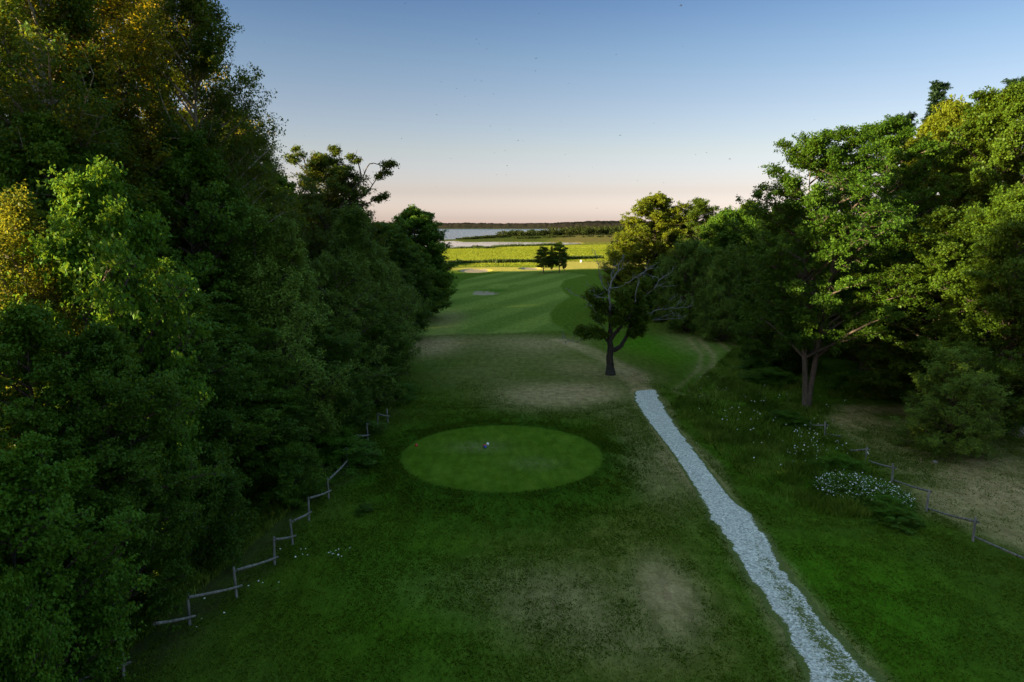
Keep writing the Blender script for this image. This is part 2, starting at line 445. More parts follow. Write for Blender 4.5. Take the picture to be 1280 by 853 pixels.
apex('linden_a', 230, 170, 38, 4.6, 'linden_tree', 'dark tree at the foot of the tall aspens above the pale pointed willow', GL)
apex('linden_b', 60, 150, 31, 4.2, 'linden_tree', 'shady tree between the giants and the sunlit birch at the left edge', GL)
apex('hazel', 112, 222, 24.5, 3.0, 'linden_tree', 'bright green fresh leaved tree left of the dark hollow in the left wood', GL)
apex('birch', 14, 248, 24, 2.3, 'birch_tree', 'sunlit golden birch at the left edge of the picture', GL)
apex('linden_a', 196, 330, 28, 3.6, 'linden_tree', 'dark tree in the hollow between the bright green tree and the pale willow', GL)
apex('linden_b', 272, 385, 31, 3.3, 'linden_tree', 'broad leaved tree right below the dark hollow of the left wood', GL)
apex('linden_a', 30, 385, 19.5, 2.7, 'linden_tree', 'dark tree under the sunlit birch at the left edge', GL)
apex('linden_b', 120, 410, 20.5, 2.6, 'linden_tree', 'dark tree under the bright green one in the left wood', GL)
apex('hazel', 180, 482, 24, 2.0, 'hazel_bush', 'bright hazel bush low in the left wood above the nearest fence rails', GL, 'bush')
apex('linden_a', 330, 470, 32.5, 2.6, 'linden_tree', 'low tree right behind the fence where its posts stand closest together', GL)
apex('hazel', 20, 560, 16.5, 2.1, 'hazel_bush', 'dim bush at the bottom left edge', GL, 'bush')
apex('linden_a', 30, 590, 17.8, 1.8, 'linden_bush', 'dark bush in the lower left corner behind the nearest fence rail', GL, 'bush')
apex('shrub_a', 255, 560, 25.5, 1.7, 'bush', 'dark bush behind the longest rail of the left fence', GL, 'bush')
apex('shrub_a', 120, 655, 21.2, 1.4, 'bush', 'low bush behind the second nearest rail of the left fence', GL, 'bush')
apex('shrub_a', 360, 555, 30.6, 1.5, 'bush', 'bush hanging over the fifth post of the left fence', GL, 'bush')
apex('shrub_b', 415, 540, 36.5, 1.9, 'bush', 'round bush hiding part of the left fence beside the tee', GL, 'bush')
apex('shrub_a', 432, 490, 42.0, 1.8, 'bush', 'bush behind the far fence posts left of the tee', GL, 'bush')
apex('shrub_b', 500, 480, 50.5, 1.5, 'bush', 'bush ending the left fence at the lawn edge', GL, 'bush')
apex('shrub_a', 392, 600, 33.5, 1.3, 'bush', 'small dark bush leaning over the middle posts of the left fence', GL, 'bush')
apex('shrub_b', 0, 735, 14.6, 1.1, 'bush', 'low bush at the very bottom left corner', GL, 'bush')
# ---- trees further left: they keep the evening sun off the lawn
GS = 'trees deeper in the left wood'
rs = np.random.RandomState(3)
deep = [(-22, 4, 27), (-24, -8, 28), (-29, 8, 28), (-40, 21, 15), (-34, 26.3, 23), (-32, 46, 27), (-26, 58, 22), (-36, 60, 19), (-25, 74, 18), (-33, 86, 17),
        (-25, 92, 17), (-34, 104, 18), (-26, 112, 15), (-40, 118, 18), (-30, 128, 15), (-44, 136, 17), (-33, 142, 15), (-48, 152, 18),
        (-37, 156, 15), (-41, 166, 17), (-58, 164, 20),
        (-38, -16, 23), (-44, 0, 19), (-31, 34, 21), (-46, 36, 21), (-48, 52, 20), (-50, 70, 19), (-50, 88, 18), (-52, 104, 18), (-56, 120, 18), (-60, 136, 18), (-64, 152, 19)]
for k, (x, y, h) in enumerate(deep):
    plant(['dome', 'maple_a', 'dome_b', 'oak'][k % 4], x, y, h, 5.2+h*.09, 'broadleaf_tree',
          'shaded tree deep in the left wood, seen only through gaps in the front rows', GS)

# ---- right wood
apex('alder_b', 1034, 160, 47.5, 4.8, 'alder_tree', 'twin trunked alder standing by the start of the right fence', GR, rz=-math.degrees(np.random.RandomState(52).rand()))
apex('alder_a', 1112, 146, 54, 4.8, 'alder_tree', 'tall alder just right of the twin trunked one, behind its crown', GR)
apex('dome_b', 985, 258, 62, 4.3, 'linden_tree', 'dense green tree left of the twin trunked alder', GR)
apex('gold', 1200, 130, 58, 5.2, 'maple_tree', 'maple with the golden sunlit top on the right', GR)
apex('maple_a', 1262, 108, 53, 5.8, 'maple_tree', 'tall maple at the upper right edge', GR)
apex('spruce_thin', 1178, 96, 72, 4.2, 'spruce_tree', 'dark feathery conifer top rising left of the golden maple', GR)
apex('spruce_thin', 1136, 138, 74, 3.8, 'spruce_tree', 'lower dark conifer top between the tall alder and the golden maple', GR)
apex('spruce_thin', 1266, 92, 68, 3.8, 'spruce_tree', 'dark conifer tip behind the maple at the upper right edge', GR)
apex('maple_a', 1190, 262, 46, 5.2, 'maple_tree', 'layered green maple below the golden one', GR)
apex('maple_b', 1275, 235, 42, 4.6, 'maple_tree', 'layered maple cut by the right edge', GR)
apex('alder_a', 1092, 290, 56, 4.6, 'alder_tree', 'shady tree between the twin trunked alder and the layered maple', GR)
apex('dome', 1140, 340, 64, 5.2, 'linden_tree', 'dark tree closing the clearing behind the twin trunks', GR)
apex('dome', 1060, 330, 70, 5.2, 'linden_tree', 'dark tree seen beyond the twin trunks', GR)
apex('dome', 1010, 290, 74, 5.5, 'linden_tree', 'dark tree at the back left of the twin trunked alder', GR)
apex('dome', 1262, 330, 56, 5.5, 'linden_tree', 'dark tree at the back of the right clearing', GR)
apex('linden_b', 1215, 340, 50, 4.2, 'linden_tree', 'dark tree right behind the small tree in the clearing', GR)
apex('willow_b', 1203, 432, 38, 2.9, 'small_tree', 'small full tree alone on the dry grass of the right clearing', GR)
apex('shrub_a', 1275, 440, 43, 2.6, 'bush', 'dark bush at the right edge beyond the dry clearing', GR, 'bush')
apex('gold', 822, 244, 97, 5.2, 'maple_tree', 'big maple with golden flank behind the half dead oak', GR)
apex('birch', 775, 292, 112, 3.6, 'maple_tree', 'smaller golden tree at the left foot of the big maple', GR)
apex('oak', 874, 250, 96, 5.2, 'oak_tree', 'brownish oak immediately right of the big maple with the golden flank', GR)
apex('dome', 916, 264, 90, 5.4, 'linden_tree', 'dark round tree between the brownish oak and the right alders', GR)
apex('maple_b', 938, 252, 108, 4.8, 'maple_tree', 'tree with a yellow sunlit tip behind the dark round one', GR)
apex('willow_b', 862, 300, 84, 4.0, 'willow_tree', 'grey green willow in front of the brownish oak', GR)
apex('willow_a', 908, 308, 77, 3.4, 'willow_tree', 'slender grey green willow in front of the dark round tree', GR)
apex('linden_b', 952, 345, 72, 3.0, 'linden_tree', 'low tree left of the dense green one at the lawn edge', GR)
apex('dome_b', 834, 318, 94, 3.8, 'linden_tree', 'low dark tree under the big maple, right behind the half dead oak', GR)
apex('dome', 884, 300, 96, 5.0, 'linden_tree', 'dark tree between the two grey green willows of the right wood', GR)
apex('small_tree', 776, 336, 105, 2.0, 'young_tree', 'young tree with a bare stem under the golden tree', GR)
# ---- far group on the fairway
GM = 'small trees in the group on the fairway'
apex('small_tree_b', 679.5, 309, 186, 2.7, 'fairway_tree', 'round leafy tree at the left of the small group on the fairway', GM)
apex('small_tree_b', 699.5, 303, 187, 2.5, 'fairway_tree', 'tallest, darkest tree of the small group on the fairway', GM)
apex('birch', 690, 308, 188, .9, 'fairway_tree', 'slim yellowish tree in the middle of the small group on the fairway', GM)
apex('small_tree', 706, 318, 189, .8, 'fairway_tree', 'thin small tree at the right of the group on the fairway', GM)

# ------------------------------------------------------------------ the half dead oak
def leaf_cloud(rs, centers, radii, n_per, leaf, lw, flat=.6):
    Cs = []
    for c, r, n in zip(centers, radii, n_per):
        nt_ = max(6, int(n/11))
        tw = rs.normal(size=(nt_, 3)); tw /= np.linalg.norm(tw, axis=1)[:, None]
        tw *= (rs.rand(nt_, 1)**.45*rs.uniform(.7, 1.25, (nt_, 1)))*np.array(r)
        p = tw[:, None, :]+rs.normal(size=(nt_, 22, 3))*np.array([.15, .15, .10])
        Cs.append(np.array(c)+p.reshape(-1, 3))
    C = np.concatenate(Cs); n = len(C)
    Nn = np.array([0, 0, .8])+rs.normal(size=(n, 3))*.6
    s = leaf*rs.uniform(.65, 1.3, n)
    V, F = leaves_geo(rs, C, Nn, s, s*lw)
    return V, F, rs.rand(n)
def smooth_line(P, k=4):
    P = np.array(P, float); n = len(P)
    out = []
    for i in range(n-1):
        p0 = P[max(i-1, 0)]; p1 = P[i]; p2 = P[i+1]; p3 = P[min(i+2, n-1)]
        for j in range(k):
            t = j/k
            out.append(.5*((2*p1)+(-p0+p2)*t+(2*p0-5*p1+4*p2-p3)*t*t+(-p0+3*p1-3*p2+p3)*t**3))
    out.append(P[-1]); return np.array(out)
dx_, dy_ = ground(763, 469)
DS = 50.3
def dp(X, Y, dep=0.): return ((X-295)/DS, dep, (810-Y)/DS)
dt = empty('half_dead_oak', (dx_, dy_, hz(dx_, dy_)))
tag(dt, 'half dead oak with bare grey branches standing alone where the gravel path ends', 'tree')
T = Tubes(); D = Tubes(); rs = np.random.RandomState(77)
def limb(TT, pts, r0, r1, sides=7, jit=.05):
    P = smooth_line([dp(*p) for p in pts], 4)
    P[1:-1] += rs.normal(size=P[1:-1].shape)*jit
    TT.tube(P, np.linspace(r0*(.66 if TT is D else 1), r1*.7, len(P)), sides); return P
limb(T, [(295, 822), (293, 790), (291, 740), (293, 690), (288, 640), (291, 580), (286, 520)], .40, .20, 10, .02)
T.tube([dp(295, 830), dp(295, 812), dp(294, 780)], [.62, .50, .37], 10)
limb(T, [(296, 705), (325, 690), (352, 655), (372, 610), (384, 565, .2), (392, 520, .4)], .24, .08)
limb(T, [(292, 650), (318, 610, -.3), (345, 570, -.6), (378, 520, -.9), (384, 480, -1)], .20, .08)
limb(T, [(288, 665), (262, 640, -.2), (225, 632, -.5), (180, 640, -.6)], .13, .05)
limb(T, [(287, 560), (262, 520, .5), (240, 480, .8), (225, 450, .9)], .12, .05)
limb(T, [(286, 530), (300, 500, -.8), (330, 490, -1.4)], .10, .04)
dead = [
 ([(286, 520), (284, 470), (283, 430, .1), (300, 385, .2), (315, 345, .1), (340, 283, .2)], .17, .03),
 ([(284, 440), (262, 425, -.2), (243, 392, -.3), (232, 345, -.4), (222, 305, -.4), (209, 258, -.3)], .085, .015),
 ([(283, 430), (292, 390, .6), (296, 360, .9), (318, 325, 1)], .07, .015),
 ([(300, 385, .2), (330, 345, .3), (345, 318, .4), (338, 276, .3)], .05, .012),
 ([(384, 480, -1), (386, 440, -1.1), (398, 400, -1.2), (405, 365, -1.2), (452, 332, -1.3)], .08, .015),
 ([(288, 425), (330, 412, -.6), (365, 390, -.8), (395, 368, -1), (440, 340, -.9), (462, 325, -.8)], .07, .012),
 ([(392, 520, .4), (420, 478, .3), (440, 462, .3), (478, 425, .2), (505, 385, .1), (545, 360, .1), (570, 328, 0)], .11, .015),
 ([(478, 425, .2), (500, 412, .1), (530, 418, 0), (557, 412, -.1)], .05, .012),
 ([(500, 390, .1), (485, 378, .3), (470, 384, .4)], .035, .01),
 ([(430, 455, .3), (430, 410, .6), (436, 365, .8), (448, 345, .9)], .045, .012),
 ([(384, 560, .2), (430, 548, .1), (470, 530, -.1), (505, 516, -.2), (560, 512, -.3), (610, 510, -.2), (652, 498, -.1)], .10, .014),
 ([(384, 575, .2), (440, 566, .5), (500, 570, .8), (560, 568, 1), (632, 564, 1.1)], .07, .012),
 ([(505, 516, -.2), (530, 500, 0), (552, 478, .2), (585, 455, .3)], .045, .012),
 ([(560, 512, -.3), (580, 492, -.2), (606, 480, -.1)], .03, .01),
 ([(540, 515, -.2), (570, 535, -.1), (600, 548, 0), (620, 545, 0)], .03, .01),
 ([(500, 570, .8), (540, 552, .9), (590, 552, 1)], .03, .01),
 ([(284, 478), (255, 462, -.8), (215, 450, -1), (205, 425, -1.1), (160, 398, -1.2)], .06, .01),
 ([(260, 520, .5), (215, 490, .9), (180, 480, 1), (150, 462, 1), (118, 452, 1), (92, 420, 1)], .05, .01),
 ([(262, 600, -.4), (235, 575, -.7), (222, 540, -.8), (200, 500, -.9), (172, 488, -1)], .06, .012),
 ([(180, 640, -.6), (140, 656, -.7), (110, 650, -.8), (82, 632, -.8)], .05, .012),
 ([(110, 650, -.8), (92, 652, -.9), (76, 640, -1)], .03, .01),
 ([(378, 520, -.9), (350, 470, -1.2), (330, 440, -1.4)], .05, .012),
]
for pts, a, b in dead:
    P = limb(D, pts, a, b, 6, .045)
    # little side twigs
    n = max(2, int(len(P)/3))
    for q in range(n):
        i = rs.randint(len(P)//3, len(P)-1)
        d = (P[i+1]-P[i]) if i+1 < len(P) else P[i]-P[i-1]
        d = d/np.linalg.norm(d); v = d*.6+rs.normal(size=3)*.55+np.array([0, 0, .25]); v /= np.linalg.norm(v)
        l = rs.uniform(.35, .95); m = P[i]+v*l*.5+rs.normal(size=3)*.05; e = P[i]+v*l+np.array([0, 0, .08])
        D.tube([P[i], m, e], [.022, .015, .007], 4, cap=False)
link('trunk', T.mesh('trunk', M['dark_bark']), dt)
o = link('dead_branch', D.mesh('dead_branch', M['dead_wood']), dt); o['label'] = 'bare grey dead branches spreading to the right and the top'
cl = [((215, 455, .8), (.75, .7, .45), 600), ((245, 500, .4), (.9, .8, .5), 800), ((235, 545, -.3), (.6, .8, .4), 420), ((190, 612, -.5), (1.1, .8, .4), 900),
      ((150, 605, -.6), (.5, .6, .3), 260), ((240, 625, -.4), (.6, .6, .35), 360), ((340, 490, -1.2), (.8, .8, .6), 620), ((330, 440, -1), (.5, .6, .35), 260),
      ((400, 470, -.2), (.8, 1, .6), 800), ((435, 405, .4), (.55, .7, .5), 460), ((410, 530, .1), (.75, 1., .6), 820), ((405, 585, .2), (.7, 1, .6), 760),
      ((420, 615, .2), (.4, .6, .35), 220), ((360, 560, .4), (.6, .9, .55), 420), ((300, 520, .9), (.7, .6, .5), 380), ((520, 480, 0), (.45, .5, .3), 200), ((440, 560, .1), (.4, .6, .4), 260), ((350, 530, .9), (.8, .5, .6), 420), ((370, 450, .5), (.7, .6, .5), 420), ((270, 450, 1.), (.6, .5, .5), 300), ((310, 560, -1.2), (.6, .5, .4), 300), ((385, 620, -.3), (.4, .6, .3), 200)]
V, F, t = leaf_cloud(rs, [dp(*c[0]) for c in cl], [(c[1][0]*1.05, c[1][1]*1.1, c[1][2]*1.5) for c in cl], [c[2]*(1.0 if c[0][0] < 300 else 1.5) for c in cl], .17, .8)
link('crown', np_mesh('crown', V, F, M['maple'], False, {'tint': ('FACE', t)}), dt)

# bare twigs of the tall oak on the left
def local_pts(root, pts, depth):
    out = []
    for (px, py) in pts:
        p = Vector(aloft(px, py, depth)); out.append(root_inv @ p)
    return out
bpy.context.view_layer.update()
root_inv = oakL.matrix_world.inverted()
B2 = Tubes()
tw = [[(425, 260), (440, 238), (452, 225), (462, 205), (478, 207), (490, 205)], [(452, 225), (448, 205), (438, 196)], [(440, 238), (430, 212), (424, 196), (418, 186)],
      [(425, 260), (455, 245), (470, 225), (482, 215)], [(400, 250), (385, 220), (372, 205), (362, 198)], [(385, 220), (380, 200), (372, 186)], [(440, 262), (465, 252), (480, 245)],
      [(410, 240), (405, 212), (396, 196)]]
cen = []
for k, pts in enumerate(tw):
    P = smooth_line([tuple(v) for v in local_pts(oakL, pts, 67+(k % 3)-1)], 3)
    B2.tube(P, np.linspace(.085, .02, len(P)), 5, cap=False)
    cen += [P[-1], P[-3]]
    for i in range(3, len(P)-1, 2):
        v = rs.normal(size=3); v[2] = abs(v[2]); v /= np.linalg.norm(v); B2.tube([P[i], P[i]+v*.5, P[i]+v*.9+np.array([.1, 0, .1])], [.03, .02, .01], 4, cap=False)
link('bare_twig', B2.mesh('bare_twig', M['bark']), oakL)
V, F, t = leaf_cloud(rs, cen, [(.55, .5, .3)]*len(cen), [170]*len(cen), .17, .75)
link('twig_leaves', np_mesh('twig_leaves', V, F, M['oak'], False, {'tint': ('FACE', t)}), oakL)

# ------------------------------------------------------------------ the ground
def axis(parts):
    out = [parts[0][0]]
    for a, b, s in parts:
        n = max(1, int(round((b-a)/s))); out += list(np.linspace(a, b, n+1)[1:])
    return np.array(out)
xs = axis([(-6000, -1000, 500), (-1000, -200, 40), (-200, -60, 7), (-60, -25, 1.0), (-25, 32, .24), (32, 60, .8), (60, 250, 6), (250, 1000, 40), (1000, 6000, 500)])
ys = axis([(-60, 8, 4), (8, 60, .25), (60, 110, .55), (110, 260, 1.0), (260, 380, 5), (380, 1000, 6), (1000, 4000, 60), (4000, 14000, 1000)])
X, Y = np.meshgrid(xs, ys); nx, ny = len(xs), len(ys)
x = X.ravel(); y = Y.ravel(); z = height(x, y)
idx = np.arange(nx*ny).reshape(ny, nx)
F = np.stack([idx[:-1, :-1], idx[:-1, 1:], idx[1:, 1:], idx[1:, :-1]], -1).reshape(-1, 4)
wn = (fbm(x, y, 6)-.5)
# masks: 'kind of sward'
r = np.hypot(x-TEE[0], y-TEE[1])
tn = fbm(x*2, y*2, 1.2)-.5
tee = 1-sstep(TEER-.16, TEER+.16, r+tn*.45)
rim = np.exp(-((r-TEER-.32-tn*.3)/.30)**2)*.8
worn = np.exp(-(((x+1.9)/1.5)**2+((y-38.1)/.9)**2))+.6*np.exp(-(((x-1.2)/1.3)**2+((y-35.3)/1.0)**2))
bank = (1-sstep(TEER*1.25, TEER*1.9, r+wn*2.5))*(1-tee)
FAIR = [ground(*p) for p in ((505, 419), (560, 417), (640, 416), (708, 413), (690, 400), (688, 392), (698, 381), (714, 371), (704, 363), (701, 357), (704, 351), (735, 345), (690, 340), (650, 337), (600, 345), (575, 352), (560, 375), (535, 395))]
fd = sd_poly(x, y, FAIR)+wn*.8
fair = 1-sstep(-.35, .35, fd)
# mowing stripes running away and slightly right
ang = R_(68); u = (x*math.sin(ang)-y*math.cos(ang))
stripe = (.5+.5*np.tanh(np.sin(u*2*math.pi/8.5)*3))*(.45+.55*fbm(x, y, 30))
def blob(px, py, rx, ry, a=1):
    c = ground(px, py); return a*np.exp(-(((x-c[0])/rx)**2+((y-c[1])/ry)**2)**1.2)
dry = sum([blob(540, 432, 3.4, 7, 1), blob(690, 495, 4.6, 4.4, 1), blob(620, 425, 6, 5, .35), blob(745, 490, 3.0, 3.0, .5), blob(690, 430, 4, 6, .5), blob(725, 460, 3, 5, .45), blob(835, 740, 1.1, 2.6, .95),
           blob(820, 590, 1.6, 5, .45), blob(700, 760, 2.2, 2.4, .4), blob(790, 800, 1.6, 1.6, .3), blob(785, 530, 1.4, 4, .4), blob(560, 398, 2.5, 9, .5), blob(865, 430, 3.0, 9, .35),
           blob(900, 470, 2, 5, .35), blob(640, 440, 5, 9, .3), blob(780, 470, 3, 4, .4), blob(600, 470, 5, 5, .18), blob(650, 730, 4, 2, .22)])
# dry clearing on the right
CLR = [ground(*p) for p in ((1035, 520), (1085, 575), (1160, 636), (1290, 700), (1500, 800), (1600, 560), (1300, 520), (1140, 505), (1040, 505))]
cd = sd_poly(x, y, CLR)
clear = 1-sstep(-1.5, 1.0, cd+wn*4)
dry = np.clip(dry+clear*(.40+1.3*np.clip(fbm(x+9, y+4, 5)-.38, 0, 1)*1.4), 0, 1.1)
# worn line beside the path and fence feet
PL = [(795, 490), (800, 510), (824, 545), (855, 588), (893, 650), (930, 705), (966, 760), (996, 815), (1012, 860), (1035, 940)]
PRt = [(817, 488), (831, 515), (868, 565), (912, 620), (945, 650), (972, 700), (1006, 745), (1050, 800), (1096, 853), (1160, 935)]
CLN = [((ground(*a)[0]+ground(*b)[0])/2, (ground(*a)[1]+ground(*b)[1])/2) for a, b in zip(PL, PRt)]
def dist_line(x, y, pts):
    best = np.full(x.shape, 1e9)
    for (ax, ay), (bx, by) in zip(pts[:-1], pts[1:]):
        ex, ey = bx-ax, by-ay; t = np.clip(((x-ax)*ex+(y-ay)*ey)/(ex*ex+ey*ey), 0, 1)
        best = np.minimum(best, np.hypot(x-ax-t*ex, y-ay-t*ey))
    return best
pd = dist_line(x, y, CLN)
dry = np.clip(dry+.5*(1-sstep(.9, 1.6, pd+wn*1.4)), 0, 1)
trackc = [ground(*p) for p in ((806, 490), (792, 470), (770, 455), (740, 440), (700, 425))]
dry = np.clip(dry+.55*(1-sstep(.5, 1.6, dist_line(x, y, trackc)+wn)), 0, 1)
# curved wheel marks right of the oak
trk2 = [ground(*p) for p in ((880, 490), (905, 465), (905, 445), (885, 425))]
dl = dist_line(x, y, trk2); dry = np.clip(dry+.4*np.exp(-((dl-1.0)/.35)**2)+.3*np.exp(-((dl-2.2)/.3)**2), 0, 1)
pale = np.clip(blob(770, 600, 2.6, 9)+blob(850, 780, 3.0, 6, .9)+blob(690, 700, 3.0, 5, .5)+blob(640, 470, 8, 8, .4)+blob(760, 450, 6, 10, .5)+blob(720, 830, 3, 3, .6), 0, 1)*(1-tee)*(1-bank*.7)
sand = np.zeros_like(x)
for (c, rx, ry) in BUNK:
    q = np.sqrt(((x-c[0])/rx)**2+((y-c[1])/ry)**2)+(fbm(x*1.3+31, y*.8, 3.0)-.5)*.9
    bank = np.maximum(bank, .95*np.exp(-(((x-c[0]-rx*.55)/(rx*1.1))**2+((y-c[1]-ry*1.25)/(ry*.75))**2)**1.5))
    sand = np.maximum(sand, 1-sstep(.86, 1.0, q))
marsh = sstep(208, 222, y+wn*6-np.clip(x-0, 0, 60)*.0)*1.0
green = np.exp(-(((x+1)/17)**2+((y-210)/10)**2)**2)          # the far putting green
greenr = sstep(14, 17, x+wn*4)*sstep(205, 215, y+wn*8)*(1-sstep(258, 268, y+wn*4))
marsh = marsh*(1-np.clip(green*1.6, 0, 1))*(1-greenr)
green = np.clip(green*1.6+greenr, 0, 1)
rough = np.clip((1-fair)*sstep(82, 86, y), 0, 1)*(1-marsh)
lush = np.clip(blob(825, 432, 5, 7, 1.3)+blob(880, 440, 5, 9, .9)+blob(960, 500, 5, 9, .8)+blob(985, 590, 3.5, 4.5, .7)+blob(900, 480, 3, 6, .6)+blob(1000, 780, 5, 5, .5)+blob(600, 800, 5, 6, .5)+blob(1060, 730, 4, 5, .8)+blob(940, 560, 3, 6, .4)+blob(500, 700, 3, 5, .5), 0, 1)*(1-tee)
dirt = np.clip(1-sstep(.4, 2.2, dist_line(x, y, [(-13.5, 14), (-11.3, 24), (-10.2, 33), (-9.6, 48)])+wn*3), 0, 1)
m, nt, out = mat_new('grass_ground'); N = NT(nt)
P0 = N.pos()
nf = N.noise(14, 6, .7, P0); nm = N.noise(1.6, 5, .65, P0); nl_ = N.noise(.22, 4, .6, P0); nfar = N.noise(.5, 6, .7, N.pos((.35, 1, 1)))
base = N.mix(N.ramp(nm, .3, .7), (.040, .080, .005), (.080, .130, .012))
base = N.mix(N.ramp(nl_, .35, .65, 0, .5), base, (.062, .095, .018))
base = N.mix(N.math('MULTIPLY', N.attr('lush'), .8), base, N.mix(N.ramp(nm, .3, .7), (.042, .130, .004), (.070, .18, .008)))
base = N.mix(N.math('MULTIPLY', N.attr('pale'), N.ramp(nm, .25, .6, .45, 1)), base, N.mix(N.ramp(nm, .3, .7), (.084, .106, .014), (.140, .154, .032)))
fairc = N.mix(N.attr('stripe'), (.105, .160, .028), (.165, .225, .044))
fairc = N.mix(N.ramp(nm, .3, .75, 0, .35), fairc, (.12, .145, .03))
base = N.mix(N.attr('fair'), base, fairc)
base = N.mix(N.math('MULTIPLY', N.attr('rough'), .7), base, N.mix(N.ramp(nm, .3, .7), (.060, .105, .010), (.105, .155, .022)))
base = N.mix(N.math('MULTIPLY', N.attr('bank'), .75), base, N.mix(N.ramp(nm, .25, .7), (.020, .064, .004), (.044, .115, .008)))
teec = N.mix(N.ramp(N.noise(.8, 6, .7, P0), .35, .65), (.050, .102, .006), (.086, .146, .014))
sxyz = N.n('ShaderNodeSeparateXYZ'); N.lk(P0, sxyz.inputs[0])
lines = N.math('SINE', N.math('MULTIPLY', N.math('ADD', N.math('MULTIPLY', sxyz.outputs[0], .94), N.math('MULTIPLY', sxyz.outputs[1], .34)), 5.2))
teec = N.mix(N.ramp(lines, -.5, .5, 0, .22), teec, (.055, .118, .012))
wornm = N.math('MULTIPLY', N.attr('worn'), N.ramp(N.noise(5, 6, .75, P0), .40, .62))
teec = N.mix(wornm, teec, (.16, .16, .07))
base = N.mix(N.attr('tee'), base, teec)
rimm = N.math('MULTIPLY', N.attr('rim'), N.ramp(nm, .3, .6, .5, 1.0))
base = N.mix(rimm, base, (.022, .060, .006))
tan = N.mix(N.ramp(nm, .3, .7), (.24, .180, .080), (.44, .325, .17))
dm = N.math('MULTIPLY', N.attr('dry'), N.ramp(N.noise(2.6, 7, .75, P0), .22, .50, .55, 1.0))
base = N.mix(dm, base, tan)
base = N.mix(N.math('MULTIPLY', N.attr('dirt'), N.ramp(nm, .3, .6, .2, .8)), base, (.050, .045, .022))
base = N.mix(N.attr('green'), base, N.mix(N.ramp(nm, .3, .7), (.32, .28, .05), (.48, .40, .09)))
mcol = N.mix(N.ramp(nfar, .35, .65), (.10, .16, .008), (.22, .26, .016))
mcol = N.mix(N.ramp(N.noise(.03, 4, .6, N.pos((.3, 1, 1))), .5, .64, 0, .8), mcol, (.17, .13, .05))
mcol = N.mix(N.ramp(N.noise(.12, 6, .7, N.pos((.25, 1, 1))), .46, .66, 0, .40), mcol, (.065, .11, .010))
mcol = N.mix(N.attr('brown'), mcol, N.mix(N.ramp(nfar, .3, .7), (.13, .10, .035), (.22, .15, .06)))
mcol = N.mix(N.attr('dull'), mcol, N.mix(N.ramp(nfar, .3, .7), (.035, .055, .012), (.10, .11, .02)))
base = N.mix(N.attr('marsh'), base, mcol)
streak = N.noise(2.2, 5, .7, N.pos((1, .3, 1)))
fine = N.math('MULTIPLY', N.ramp(nf, .25, .75, .66, 1.40), N.ramp(streak, .3, .7, .82, 1.34))
hs = N.n('ShaderNodeHueSaturation'); N.lk(base, hs.inputs['Color']); N.lk(fine, hs.inputs['Value'])
# pale dry specks / clover heads
vor = N.n('ShaderNodeTexVoronoi'); vor.inputs['Scale'].default_value = 2.2; N.lk(P0, vor.inputs['Vector'])
sp = N.math('LESS_THAN', vor.outputs['Distance'], .045)
spm = N.math('MULTIPLY', sp, N.ramp(nl_, .45, .6, 0, .7))
base = N.mix(N.math('MULTIPLY', spm, N.math('SUBTRACT', 1, N.attr('marsh'))), hs.outputs[0], (.22, .24, .12))
sandc = N.mix(N.ramp(nm, .3, .7), (.26, .215, .145), (.38, .31, .21))
base = N.mix(N.attr('sand'), base, sandc)
p = N.n('ShaderNodeBsdfPrincipled'); N.lk(base, p.inputs['Base Color']); p.inputs['Roughness'].default_value = 1
p.inputs['Specular IOR Level'].default_value = .0
hh = N.math('ADD', N.math('MULTIPLY', nf, .5), N.math('MULTIPLY', nm, 1.1))
bst = N.n('ShaderNodeBump'); bst.inputs['Distance'].default_value = .16
N.lk(hh, bst.inputs['Height'])
N.lk(N.ramp(N.math('ADD', N.attr('tee'), N.math('ADD', N.attr('sand'), N.attr('fair'))), 0, 1, .85, .22), bst.inputs['Strength'])
N.lk(bst.outputs[0], p.inputs['Normal']); N.lk(p.outputs[0], out.inputs[0])
M['ground'] = m
browness = sstep(480, 620, y)*sstep(.035, .075, x/np.maximum(y, 1)+.06*wn)*.8
dull = sstep(560, 640, y)*(1-browness)
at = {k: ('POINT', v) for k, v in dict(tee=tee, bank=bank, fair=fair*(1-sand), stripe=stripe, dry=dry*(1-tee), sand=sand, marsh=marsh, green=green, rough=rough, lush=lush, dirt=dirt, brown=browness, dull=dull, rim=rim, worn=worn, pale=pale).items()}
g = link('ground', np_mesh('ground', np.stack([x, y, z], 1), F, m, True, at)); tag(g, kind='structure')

# ------------------------------------------------------------------ gravel path
m, nt, out = mat_new('gravel'); N = NT(nt); P0 = N.pos()
e = N.attr('edge')      # 0 on the centre line, 1 at the rim
wear = N.attr('wear')   # how much grass has come through
v1 = N.n('ShaderNodeTexVoronoi'); v1.inputs['Scale'].default_value = 15; N.lk(P0, v1.inputs['Vector'])
rr_ = N.n('ShaderNodeSeparateColor'); N.lk(v1.outputs['Color'], rr_.inputs[0])
gc = N.mix(rr_.outputs[0], (.28, .27, .25), (.92, .89, .84))
gc = N.mix(N.ramp(N.noise(1.2, 5, .6, P0), .35, .65, 0, .45), gc, (.58, .56, .52))
nb = N.noise(3.2, 8, .78, P0); nb2 = N.noise(15, 5, .7, P0)
k = N.math('ADD', N.math('MULTIPLY', nb, .5), N.math('MULTIPLY', nb2, .5))
edge_t = N.math('SUBTRACT', 1.0, e)
